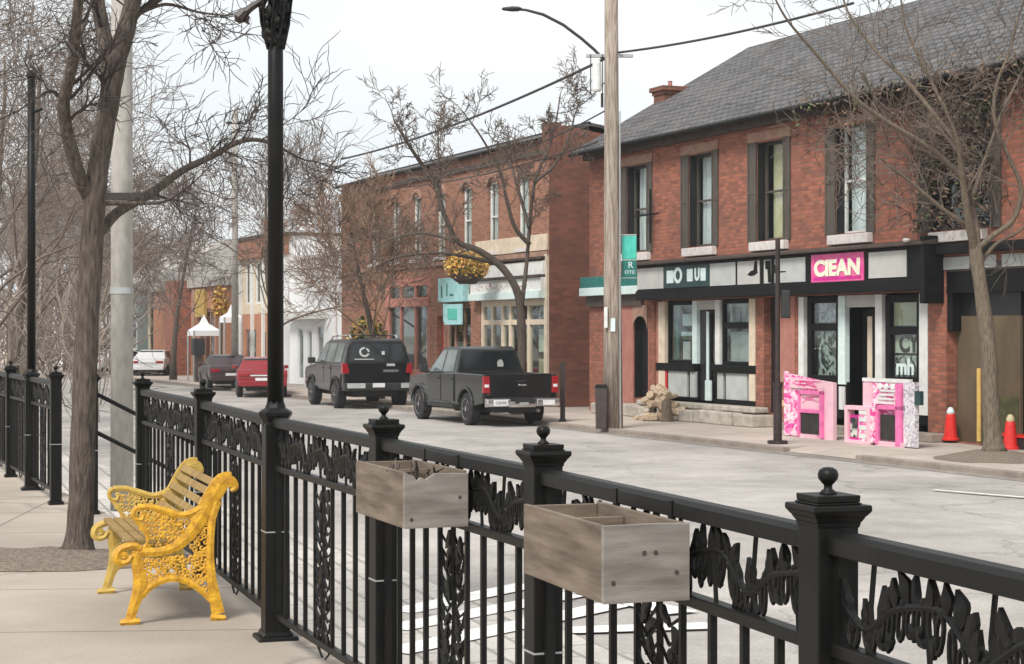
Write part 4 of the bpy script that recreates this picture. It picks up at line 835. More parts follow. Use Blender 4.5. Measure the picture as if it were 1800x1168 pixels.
def make_post(parent, loc, rz, first=[None]):
    if first[0] is None:
        p = post_mb().build('post', 'iron', parent, bevel=.004)
        MB().frust(0, 0, .527, .533, .0485, .0485).build('collar', 'steel', p)
        c = MB().frust(0, 0, 1.095, 1.106, .048, .051).frust(0, 0, 1.106, 1.118, .051, .058).frust(0, 0, 1.118, 1.131, .058, .068).frust(0, 0, 1.131, 1.143, .068, .067).frust(0, 0, 1.1435, 1.1475, .052, .052).frust(0, 0, 1.148, 1.163, .049, .050).build('post_cap', 'iron', p, bevel=.005)
        MB().lathe([(.020, 1.162), (.016, 1.169), (.009, 1.174), (.009, 1.182), (.014, 1.187), (.0205, 1.195), (.022, 1.204), (.019, 1.213), (.011, 1.2185), (.001, 1.22)], 18).build('finial', 'iron', c, smooth=True)
        first[0] = p
    else: p = copy_tree(first[0], parent)
    p.location = loc; p.rotation_euler = (0, 0, rz); return p
def fence(name, label, pts, lamp_idx=(), seed=0, skip_post=()):
    o0 = Vector((pts[0][0], pts[0][1], 0)); F_ = thing(name, label, 'fence', o0)
    for i, p in enumerate(pts):
        q = Vector((p[0], p[1], 0)); nx = Vector((*pts[min(i + 1, len(pts) - 1)], 0)); pv = Vector((*pts[max(i - 1, 0)], 0)); d = nx - pv
        if i not in lamp_idx: make_post(F_, q - o0, math.atan2(d.y, d.x))
    for i in range(len(pts) - 1):
        a = Vector((*pts[i], 0)); b = Vector((*pts[i + 1], 0)); d = b - a; Ln = d.length; rz = math.atan2(d.y, d.x)
        loc = a - o0
        def part(nm, mb, m='iron', **k): return mb.build(nm, m, F_, loc, rz, **k)
        e = .047
        part('top_rail', MB().prism([(-.028, 1.042), (.028, 1.042), (.028, 1.078), (.018, 1.090), (-.018, 1.090), (-.028, 1.078)], e - .03, Ln - e + .03, 'yz'), bevel=.003)
        part('middle_rail', MB().box(e, Ln - e, -.02, .02, .828, .858), bevel=.004)
        part('bottom_rail', MB().box(e, Ln - e, -.018, .018, .105, .135), bevel=.004)
        u = upper_panel(Ln - 2 * e, seed + i); u.v = [(x + e, y, z) for x, y, z in u.v]; part('vine_panel', u, 'iron')
        cx = Ln / 2; lp = lower_panel(.30, seed + 50 + i); lp.v = [(x + cx, y, z) for x, y, z in lp.v]; part('leaf_panel', lp, 'iron')
        side = Ln / 2 - .15 - e; nb = max(2, round(side / .18) - 1); sp_ = side / (nb + 1)
        for k in range(nb):
            for x in (e + sp_ * (k + 1), Ln - e - sp_ * (k + 1)):
                MB().box(x - .009, x + .009, -.009, .009, .13, .832).build('baluster', 'iron', F_, loc, rz)
        for x in (e + .012, Ln - e - .012): part('stile', MB().box(x - .011, x + .011, -.014, .014, .0, 1.04))
    return F_
near_pts = [(1.234, 2.09), (.665, 3.83), (.0958, 5.57), (-.507, 7.2), (-1.164, 8.96), (-1.9, 11.2), (-2.76, 13.6)]
fence('iron_fence', 'black cast iron vine fence carrying the wooden boxes beside the yellow bench', near_pts, lamp_idx=(4,), seed=3)
left_pts = [(-4.01, 16.0), (-4.62, 17.5), (-5.25, 19.06), (-5.88, 20.6), (-6.5, 22.1)]
fence('iron_fence', 'black cast iron fence section at the far left edge beyond the gap', left_pts, lamp_idx=(1,), seed=30)
# stair handrail
o = thing('stair_handrail', 'slim two bar iron handrail sloping down through the fence gap', 'handrail', (-3.5, 15.15, 0))
make_post(o, (0, 0, 0), RZ)
ex = Vector((.9172, .3984, 0)) * 1.05
for z in (1.02, .70): MB().tube([(0, 0, z), tuple(ex + Vector((0, 0, z - .55)))], .018, 8).build('rail', 'iron', o)
MB().box(-.02, .02, -.02, .02, -.72, .5).build('end_post', 'iron', o, tuple(ex))
# ------------------------------------------------------------ lamp posts standing in the fence
def lamp(label, x, y, bracket):
    o = thing('street_lamp', label, 'street lamp', (x, y, 0), R(-72), 'slender black lamp posts')
    b = MB().frust(0, 0, 0, 1.06, .062, .058).frust(0, 0, -.0, .02, .10, .095).frust(0, 0, .02, .045, .078, .066).build('base', 'iron', o, bevel=.005)
    MB().frust(0, 0, .527, .533, .0615, .0615).build('collar', 'steel', b)
    MB().lathe([(.06, 1.04), (.062, 1.07), (.082, 1.10), (.084, 1.115), (.07, 1.125), (.052, 1.135), (.045, 1.155), (.041, 1.17)], 8).build('base_cap', 'iron', b)
    MB().tube([(0, 0, 1.15), (0, 0, 3.98)], [.041, .036], 18).build('pole', 'iron', o, smooth=True)
    MB().lathe([(.036, 3.95), (.05, 3.97), (.045, 4.0), (.02, 4.03)], 12).build('pole_cap', 'iron', o)
    if bracket:
        rnd = random.Random(6); mb = MB()
        for z0_ in range(46):
            z = 2.91 + z0_ * .0085; rad = .036 + .05 * ((z - 2.91) / .39) ** .75
            for k in range(3):
                a = rnd.uniform(0, 6.28); g = MB(); leaf_plate(g, 0, 0, rnd.uniform(.5, 2.6), rnd.uniform(.04, .06), 0, .008, .6)
                T = Matrix.Rotation(a, 4, 'Z') @ Matrix.Translation((0, rad, z)); g.v = [tuple(T @ Vector(p)) for p in g.v]; mb.add(g.v, g.f)
        for k in range(9):
            a = 2 * math.pi * k / 9; mb.tube([(.04 * math.cos(a), .04 * math.sin(a), 2.90), (.07 * math.cos(a + .3), .07 * math.sin(a + .3), 3.03), (.095 * math.cos(a + .6), .095 * math.sin(a + .6), 3.27)], .006, 4)
        mb.build('scroll_collar', 'iron', o)
        g = Matrix.Rotation(R(72), 4, 'Z'); q = lambda p: tuple(g @ Vector(p))
        ar = MB().tube([q((-.02, 0, 3.17)), q((-.12, -.02, 3.10)), q((-.155, -.02, 3.07))], [.012, .018, .022], 8).build('side_arm', 'iron_brown', o)
        MB().tube([q((-.145, -.02, 3.085)), q((-.175, -.02, 3.05)), q((-.185, -.02, 3.03))], [.026, .034, .014], 8).build('arm_end', 'iron_brown', ar)
        MB().tube([q((-.135, -.02, 3.06)), q((-.14, -.02, 3.03)), q((-.125, -.02, 3.02))], [.014, .010, .005], 6).build('hook', 'iron_brown', ar)
    else: MB().tube([(0, 0, 3.62), (.05, .1, 3.66)], .014, 6).build('side_arm', 'iron', o)
    return o
lamp('tall black lamp post rising from the fence behind the yellow bench', -1.164, 8.96, True); lamp('black lamp post in the far left fence section', -4.62, 17.5, False)
# ------------------------------------------------------------ wooden planter boxes hooked on the fence
def planter(label, i, m, seed):
    a = Vector((*near_pts[i], 0)); b = Vector((*near_pts[i - 1], 0)); d = (b - a).normalized(); pr = Vector((d.y, -d.x, 0))
    if pr.x > 0: pr = -pr
    org = a + d * (m - .585) + pr * .031; rz = math.atan2(d.y, d.x)      # local +x towards the viewer along the fence
    o = thing('planter_box', label, 'planter', (org.x, org.y, .85), rz, 'wooden boxes hung on the fence')
    sgn = 1 if Vector((-d.y, d.x, 0)).dot(pr) > 0 else -1
    rnd = random.Random(seed); D = .225 * sgn; H = .188; L_ = .60
    def bx(nm, x0, x1, y0, y1, z0, z1, mm): return B(x0, x1, min(y0, y1), max(y0, y1), z0, z1).build(nm, mm, o, bevel=.002)
    bx('front_board', .0, L_ - .012, D, D - .014 * sgn, 0, H, 'box_wood'); bx('back_board', .0, L_ - .012, 0, .014 * sgn, 0, H, 'box_wood')
    bx('bottom_board', .002, L_ - .014, .016 * sgn, D - .016 * sgn, .002, .014, 'box_wood')
    bx('end_board', .0, .012, .0155 * sgn, D - .0155 * sgn, .0, H - .004, 'box_wood')
    # the viewer's end board, its top edge broken on the first box
    if seed == 1: pl = [(.0, 0), (D, 0), (D, H), (D * .86, H - .012), (D * .80, H - .030), (D * .74, H - .018), (D * .66, H - .026), (D * .52, H - .006), (0, H - .008)]
    else: pl = [(0, 0), (D, 0), (D, H), (D * .4, H + .002), (0, H)]
    MB().prism([(y, z) for y, z in pl], L_ - .011, L_ + .006, 'yz').build('end_board', 'box_pale', o, bevel=.0015)
    bx('inner_divider', .2, .212, .016 * sgn, D - .016 * sgn, .02, H - .02, 'box_wood')
    for x in (.1, L_ - .12): MB().box(x - .012, x + .012, min(0, -.012 * sgn), max(0, -.012 * sgn), H - .02, H + .035).box(x - .012, x + .012, min(-.075 * sgn, 0), max(-.075 * sgn, 0), H + .035, H + .045).build('hanger', 'iron', o)
    if seed == 1:
        mb = MB()
        for k in range(14):
            x = rnd.uniform(.25, .57); y = rnd.uniform(.04, .2) * sgn; mb.tube([(x, y, .10), (x + rnd.uniform(-.03, .03), y + rnd.uniform(-.02, .02), .17), (x + rnd.uniform(-.07, .05), y + rnd.uniform(-.04, .04), rnd.uniform(.17, .215))], [.006, .005, .003], 4)
        mb.build('dead_stems', 'bark', o)
    mb = MB()
    for y, z in (((.09, .12), (.12, .12), (.035, .07), (.2, .05)) if seed == 2 else ((.03, .10), (.2, .03))): mb.lathe([(.006, L_ + .0055), (.006, L_ + .0075)], 8, (0, y * sgn, z), 'x')
    mb.build('nail_head', 'trim_brown', o)
planter('weathered wooden box with a broken rim hung by the post nearer the bench', 3, 1.10, 1)
planter('larger looking clean edged wooden box hung at the nearer fence post', 2, 1.16, 2)
# ------------------------------------------------------------ yellow cast iron bench
bench = thing('park_bench', 'yellow cast iron bench with curled ends and weathered slats against the fence', 'bench', (-1.966, 9.36, 0), R(18.3))
S_ = 1 / 350.0
def bp(px, py): return ((px - 228) * S_, (1100 - py) / 343.0)
def ribbon(mb, pts, w0, th=.028, y=0.0, sub=4, w1=None):
    q = [Vector(bp(*p)) for p in pts]; out = []
    for i in range(len(q) - 1):
        p0, p1, p2, p3 = q[max(i - 1, 0)], q[i], q[i + 1], q[min(i + 2, len(q) - 1)]
        for k in range(sub):
            t = k / sub; out.append(.5 * ((2 * p1) + (p2 - p0) * t + (2 * p0 - 5 * p1 + 4 * p2 - p3) * t * t + (3 * p1 - p0 - 3 * p2 + p3) * t ** 3))
    out.append(q[-1]); n = len(out); w1 = w0 if w1 is None else w1
    ws = w0 if isinstance(w0, list) else None
    L_, R_ = [], []
    for i, p in enumerate(out):
        d = (out[min(i + 1, n - 1)] - out[max(i - 1, 0)]).normalized(); nn = Vector((-d.y, d.x))
        if ws: f = i / (n - 1) * (len(ws) - 1); a = int(min(f, len(ws) - 2)); hw = (ws[a] * (1 - (f - a)) + ws[a + 1] * (f - a)) * S_ / 2
        else: hw = (w0 + (w1 - w0) * i / (n - 1)) * S_ / 2
        L_.append(p + nn * hw); R_.append(p - nn * hw)
    o_ = len(mb.v)
    for i in range(n):      # bulged section
        c = (L_[i] + R_[i]) / 2
        for (p, yy) in ((L_[i], y - th * .32), (L_[i], y + th * .32), (c, y + th / 2), (R_[i], y + th * .32), (R_[i], y - th * .32), (c, y - th / 2)): mb.v.append((p.x, yy, p.y))
    for i in range(n - 1):
        for j in range(6):
            a = o_ + i * 6 + j; b = o_ + i * 6 + (j + 1) % 6; mb.f.append((a, b, b + 6, a + 6)); mb.mi.append(0)
    mb.f.append(tuple(o_ + j for j in range(6))); mb.f.append(tuple(o_ + (n - 1) * 6 + j for j in range(6))); mb.mi += [0, 0]
def in_poly(x, y, poly):
    c = False; j = len(poly) - 1
    for i in range(len(poly)):
        if (poly[i][1] > y) != (poly[j][1] > y) and x < (poly[j][0] - poly[i][0]) * (y - poly[i][1]) / (poly[j][1] - poly[i][1]) + poly[i][0]: c = not c
        j = i
    return c
def bench_end():
    mb = MB()
    ribbon(mb, [(414, 846), (398, 850), (384, 868), (369, 893), (352, 922), (333, 948), (308, 966), (280, 973), (248, 972)], [24, 30, 32, 30, 26, 22, 18, 16, 16], .034)      # back sweep into seat
    ribbon(mb, [(398, 850), (412, 852), (420, 862), (412, 868)], [20, 22, 12, 6], .034)
    ribbon(mb, [(386, 885), (378, 915), (375, 950), (374, 985), (376, 1020), (382, 1055), (389, 1088)], [20, 14, 13, 14, 17, 20, 24], .032)
    ribbon(mb, [(376, 1093), (390, 1096), (402, 1095)], [10, 14, 8], .05)
    ribbon(mb, [(244, 970), (242, 990), (247, 1015), (246, 1040), (238, 1064), (230, 1090)], [20, 20, 24, 24, 18, 16], .034)
    ribbon(mb, [(212, 1096), (228, 1095), (247, 1094)], [8, 14, 9], .05)
    ribbon(mb, [(250, 1050), (264, 1036), (284, 1025), (308, 1021), (332, 1028), (356, 1044), (378, 1066)], [14, 13, 13, 13, 12, 11, 10], .024)
    ribbon(mb, [(243, 893), (266, 893), (292, 900), (322, 909), (346, 904), (366, 892)], [11, 11, 12, 12, 13, 16], .03)
    ribbon(mb, [(243, 893), (236, 900), (238, 912), (250, 915), (254, 906)], [10, 9, 8, 7, 5], .028)
    ribbon(mb, [(250, 972), (262, 950), (252, 930), (240, 915)], [9, 8, 8, 8], .024)
    ribbon(mb, [(248, 966), (236, 960), (218, 964), (208, 972), (206, 984), (214, 990), (226, 988), (233, 978)], [12, 12, 13, 14, 14, 12, 10, 8], .045)
    ribbon(mb, [(214, 972), (222, 980), (216, 982)], [12, 12, 10], .04)
    rnd = random.Random(21)
    A_ = [(250, 982), (330, 985), (368, 975), (369, 1048), (356, 1036), (331, 1021), (308, 1014), (282, 1018), (262, 1030), (256, 1010)]
    B_ = [(246, 902), (300, 908), (340, 914), (362, 902), (352, 922), (333, 944), (308, 960), (262, 965), (266, 945), (250, 928)]
    C_ = [(340, 960), (368, 920), (370, 975), (345, 985)]
    for poly, n in ((A_, 130), (B_, 110), (C_, 34)):
        done = []
        xs = [p[0] for p in poly]; ys = [p[1] for p in poly]
        for k in range(n * 30):
            x = rnd.uniform(min(xs), max(xs)); y = rnd.uniform(min(ys), max(ys))
            if not in_poly(x, y, poly) or any((x - a) ** 2 + (y - b) ** 2 < 7.6 ** 2 for a, b in done): continue
            done.append((x, y)); r = rnd.uniform(4.2, 6.2); a0 = rnd.uniform(0, 6.28); turns = rnd.uniform(4.5, 6.6)
            pts = [(x + r * (1 - .10 * j) * math.cos(a0 + turns * j / 6), y + r * (1 - .10 * j) * math.sin(a0 + turns * j / 6)) for j in range(7)]
            ribbon(mb, pts, 4.4, .016, 0, 2, 3.4)
            if rnd.random() < .35: leaf_plate(mb, bp(x, y)[0], bp(x, y)[1], rnd.uniform(0, 6.28), .022, -.006, .012, .8)
            if len(done) >= n: break
    return mb
en = bench_end().build('bench_end', 'yellow_iron', bench, (0, .03, 0))
fr = en.copy(); scene.collection.objects.link(fr); fr.parent = bench; fr.location = (0, 1.22, 0); fr.data = en.data.copy(); fr.data.materials.clear(); fr.data.materials.append(M['yellow_worn']); fr['label'] = 'worn faded far end of the bench'
for k in range(6):
    x, z = bp(232 + k * 19, 962 + (k > 3) * 3); MB().box(x - .022, x + .022, .02, 1.23, z + .012, z + .034).build('seat_slat', 'slat', bench, bevel=.004)
for (px, py, an) in ((347, 925, .95), (358, 907, 1.0), (370, 889, 1.02), (382, 871, 1.0), (392, 856, .9)):
    x, z = bp(px, py); T = Matrix.Translation((x - .02, 0, z)) @ Matrix.Rotation(-an, 4, 'Y')
    MB().box(-.021, .021, .02, 1.23, .0, .018, T=T).build('back_slat', 'slat', bench, bevel=.004)
MB().tube([(bp(300, 1010)[0], .03, bp(300, 1012)[1]), (bp(300, 1010)[0], 1.22, bp(300, 1012)[1])], .009, 8).build('tie_rod', 'yellow_worn', bench)
# soil bed round the near tree
rnd = random.Random(2); mb = MB(); n = 40; mb.v.append((-3.35, 12.05, .07)); 
for ring, (rx, ry, z) in enumerate(((.5, .25, .055), (1.0, .45, .03), (1.3, .62, .004))):
    for i in range(n):
        a = 2 * math.pi * i / n; k = 1 + rnd.uniform(-.05, .05); mb.v.append((-3.35 + rx * math.cos(a) * k, 12.05 + ry * math.sin(a) * k, z + rnd.uniform(-.008, .012) * (ring < 2)))
for i in range(n):
    j = (i + 1) % n; mb.f.append((0, 1 + i, 1 + j))
    for r_ in range(2): mb.f.append((1 + r_ * n + i, 1 + (r_ + 1) * n + i, 1 + (r_ + 1) * n + j, 1 + r_ * n + j))
mb.mi = [0] * len(mb.f); tag(mb.build('tree_pit_soil', 'soil', smooth=True), kind='structure')
mb = MB(); c = P(1745, 806, 31.3); mb.v.append((c.x, c.y, SW + .14))
for ring, (rx, ry, z) in enumerate(((.35, .4, .12), (.7, .8, .06), (.95, 1.15, .004))):
    for i in range(n):
        a = 2 * math.pi * i / n; k = 1 + rnd.uniform(-.08, .08); mb.v.append((c.x + rx * math.cos(a) * k, c.y + ry * math.sin(a) * k, SW + z + rnd.uniform(-.015, .02) * (ring < 2)))
for i in range(n):
    j = (i + 1) % n; mb.f.append((0, 1 + i, 1 + j))
    for r_ in range(2): mb.f.append((1 + r_ * n + i, 1 + (r_ + 1) * n + i, 1 + (r_ + 1) * n + j, 1 + r_ * n + j))
mb.mi = [0] * len(mb.f); tag(mb.build('tree_pit_soil', 'soil', smooth=True), kind='structure')
# ------------------------------------------------------------ vehicles (local +x forward, +y left)
VR = math.atan2(UY, UX)
def arc_pts(cx, cz, r, z0, n=10):     # arch from rear to front above z0
    a0 = math.asin(max(-1, min(1, (z0 - cz) / r)))
    return [(cx + r * math.cos(t), cz + r * math.sin(t)) for t in [math.pi - a0 - (math.pi - 2 * a0) * k / n for k in range(n + 1)]]
def wheel(parent, x, y, r, w_, side):
    t = MB().lathe([(r * .62, -w_ / 2), (r * .9, -w_ / 2), (r, -w_ / 2 + .03), (r, w_ / 2 - .03), (r * .9, w_ / 2), (r * .62, w_ / 2)], 28, (0, 0, 0), 'y').build('wheel', 'tyre', parent, (x, y, r))
    rb = MB().lathe([(r * .64, -.02), (r * .64, .035), (r * .55, .02), (r * .5, -.01), (.07, .0), (.06, .03), (.02, .035)], 24, (0, 0, 0), 'y')
    for k in range(6):
        a = 2 * math.pi * k / 6; T = Matrix.Rotation(a, 4, 'Y'); rb.box(.05, r * .58, .004, .03, -.03, .03, T=T)
    rb.v = [(p[0], p[1] * side + side * (w_ / 2 - .03), p[2]) for p in rb.v]
    rb.build('rim', 'rim', t)
    return t
def solid(poly, hw, mb=None):
    mb = mb or MB(); return mb.prism(poly, lambda x, z: -hw(x, z), lambda x, z: hw(x, z))
def side_pane(poly, hw, y_off=.004, th=.010, sides=(1, -1)):
    out = []
    for s in sides: out.append((s, MB().prism(poly, lambda x, z: s * (hw(x, z) + y_off), lambda x, z: s * (hw(x, z) + y_off + th))))
    return out
def pickup():
    o = thing('pickup_truck', 'dark grey pickup truck with black tailgate and chrome rear bumper parked at the kerb', 'pickup truck', W(40.15, 17.68, RD), VR - R(1.2))
    wx = (1.22, 4.72); wr = .40
    low = lambda x, z: .97 - .05 * max(0, (x - 5.1) / .5) - .02 * (z < .6)
    body = [(1.98, .46)] + arc_pts(wx[1], .41, .49, .46) + [(5.45, .46), (5.62, .62), (5.62, .86), (5.56, 1.02), (5.40, 1.11), (4.9, 1.17), (4.25, 1.22), (1.98, 1.27)]
    bd = solid(body, low).build('body', 'paint_grey', o, bevel=.035, seg=3)
    gh = lambda x, z: .93 - .21 * max(0, (z - 1.22)) / .72
    cab = [(2.0, 1.24), (4.22, 1.20), (3.42, 1.84), (3.2, 1.915), (2.35, 1.925), (2.16, 1.86)]
    solid(cab, gh).build('cab', 'paint_grey', o, bevel=.03, seg=3)
    for s, mb in side_pane([(2.22, 1.30), (2.98, 1.29), (2.98, 1.84), (2.32, 1.84)], gh): mb.build('side_window', 'autoglass_pale', o)
    for s, mb in side_pane([(3.05, 1.29), (3.98, 1.26), (3.40, 1.76), (3.30, 1.82), (3.05, 1.84)], gh): mb.build('side_window', 'autoglass_pale', o)
    # windscreen and rear window, set just outside the cab shell
    mb = MB().add([(4.20, -.80, 1.255), (4.20, .80, 1.255), (3.475, .70, 1.835), (3.475, -.70, 1.835)], [(0, 1, 2, 3)]); mb.v = [(x + .022, y, z + .018) for x, y, z in mb.v]; mb.build('windscreen', 'autoglass', o)
    rx = lambda z: 2.0 + (z - 1.24) * .258 - .012
    mb = MB().add([(rx(1.34), -.82, 1.34), (rx(1.34), .82, 1.34), (rx(1.80), .69, 1.80), (rx(1.80), -.69, 1.80), (rx(1.34) + .01, -.82, 1.34), (rx(1.34) + .01, .82, 1.34), (rx(1.80) + .01, .69, 1.80), (rx(1.80) + .01, -.69, 1.80)], [(0, 3, 2, 1), (4, 5, 6, 7), (0, 1, 5, 4), (1, 2, 6, 5), (2, 3, 7, 6), (3, 0, 4, 7)])
    rw = mb.build('rear_window', 'autoglass', o)
    for yy in (.28, -.28):
        mb = MB().lathe([(.085, -.006), (.05, .002), (.085, .012)], 14, (0, 0, 0), 'x'); mb.v = [(rx(1.48 + p[2] * .0) - .01 + p[0], yy + p[1], 1.47 + p[2] * 1.55) for p in mb.v]
        if yy < 0: mb.build('sticker', 'panel_grey', rw)
    # load bed: two sides, floor, bulkhead
    for s in (1, -1):
        side = [(.06, .58), (wx[0] - .5, .50)] + arc_pts(wx[0], .41, .49, .50)[1:] + [(1.96, .48), (1.96, 1.28), (.06, 1.27)]
        MB().prism(side, s * .97, s * .86).build('bed_side', 'paint_grey', o, bevel=.025, seg=3)
        ring = arc_pts(wx[0], .41, .555, .52, 14); inn = arc_pts(wx[0], .41, .488, .52, 14)[::-1]
        MB().prism(ring + inn, s * .975, s * 1.005).build('wheel_arch_flare', 'paint_grey', o, bevel=.01)
        ring = arc_pts(wx[1], .41, .545, .50, 14); inn = arc_pts(wx[1], .41, .488, .50, 14)[::-1]
        MB().prism(ring + inn, s * .96, s * 1.0).build('wheel_arch_flare', 'paint_grey', o, bevel=.01)
        B(2.02, 3.9, s * .985 - .03, s * .985 + .03, .40, .48).build('running_board', 'black_plastic', o, bevel=.01)
        d = MB().prism([(2.05, .56), (2.95, .56), (2.95, 1.24), (2.05, 1.25)], s * .9725, s * .979).build('door', 'paint_grey', o, bevel=.004)
        B(2.12, 2.27, min(s * .98, s * 1.0), max(s * .98, s * 1.0), 1.10, 1.14).build('handle', 'paint_black', d, bevel=.006)
        d = MB().prism([(3.0, .56), (3.98, .56), (4.0, 1.20), (3.0, 1.24)], s * .9725, s * .979).build('door', 'paint_grey', o, bevel=.004)
        B(3.07, 3.22, min(s * .98, s * 1.0), max(s * .98, s * 1.0), 1.10, 1.14).build('handle', 'paint_black', d, bevel=.006)
        MB().box(3.86, 3.98, min(s * .93, s * 1.16), max(s * .93, s * 1.16), 1.25, 1.29).box(3.84, 3.98, min(s * 1.0, s * 1.22), max(s * 1.0, s * 1.22), 1.26, 1.45).build('wing_mirror', 'black_plastic', o, bevel=.03)
        l_ = MB().prism([(s * .80, .82), (s * .975, .82), (s * .975, 1.22), (s * .82, 1.22)], -.005, .10, 'yz').build('tail_light', 'tail', o, bevel=.012)
        B(-.012, .0, min(s * .84, s * .95), max(s * .84, s * .95), .96, 1.03).build('lens', 'plate', l_)
        for x in wx: wheel(o, x, s * .84, wr, .26, s)
    B(.12, 1.96, -.86, .86, .70, .74).build('bed_floor', 'black_plastic', o); B(1.93, 1.975, -.86, .86, .5, 1.27).build('bulkhead', 'paint_grey', o)
    tg = MB().box(.0, .07, -.80, .80, .72, 1.285).build('tailgate', 'paint_black', o, bevel=.02)
    MB().box(-.012, -.001, -.12, .12, 1.085, 1.125).box(-.014, -.001, -.14, -.02, 1.03, 1.045).box(-.02, -.001, -.16, .16, .98, 1.0).build('handle', 'black_plastic', tg)
    MB().box(-.012, -.001, .02, .07, .985, 1.035).box(-.012, -.001, -.13, .0, .995, 1.02).build('badge', 'panel_grey', tg)
    MB().box(-.005, .05, -.76, .76, .64, .715).build('valance', 'black_plastic', o)
    bm = MB().prism([(-.17, .50), (-.19, .58), (-.17, .68), (.02, .70), (.02, .48)], -.94, -.34).prism([(-.17, .50), (-.19, .58), (-.17, .68), (.02, .70), (.02, .48)], .34, .94).prism([(-.13, .48), (-.15, .55), (-.13, .62), (.02, .62), (.02, .46)], -.34, .34).build('rear_bumper', 'chrome', o, bevel=.02)
    B(-.20, -.185, .42, .78, .52, .66).build('number_plate', 'plate', bm); text_obj('plate_number', 'C18 4VR', 'trim_dark', bm, .10, (-.203, .60, .59), (R(90), 0, R(-90)), .001, .75)
    B(-.19, -.14, -.30, .22, .60, .68).build('bumper_step', 'black_plastic', bm); B(-.195, -.17, -.12, .12, .545, .60).build('hitch', 'steel', bm); B(-.2, -.17, -.80, -.5, .53, .65).build('number_plate', 'plate', bm)
    B(.2, 5.3, -.62, .62, .34, .56).build('chassis', 'black_plastic', o); MB().tube([(.1, -.5, .38), (.9, -.5, .40)], .04, 8).build('exhaust', 'steel', o)
    for s in (1, -1): B(5.5, 5.63, min(s * .62, s * .9), max(s * .62, s * .9), .78, .98).build('headlight', 'letter', o, bevel=.02)
    B(5.55, 5.68, -.92, .92, .42, .62).build('front_bumper', 'chrome', o, bevel=.03)
    return o
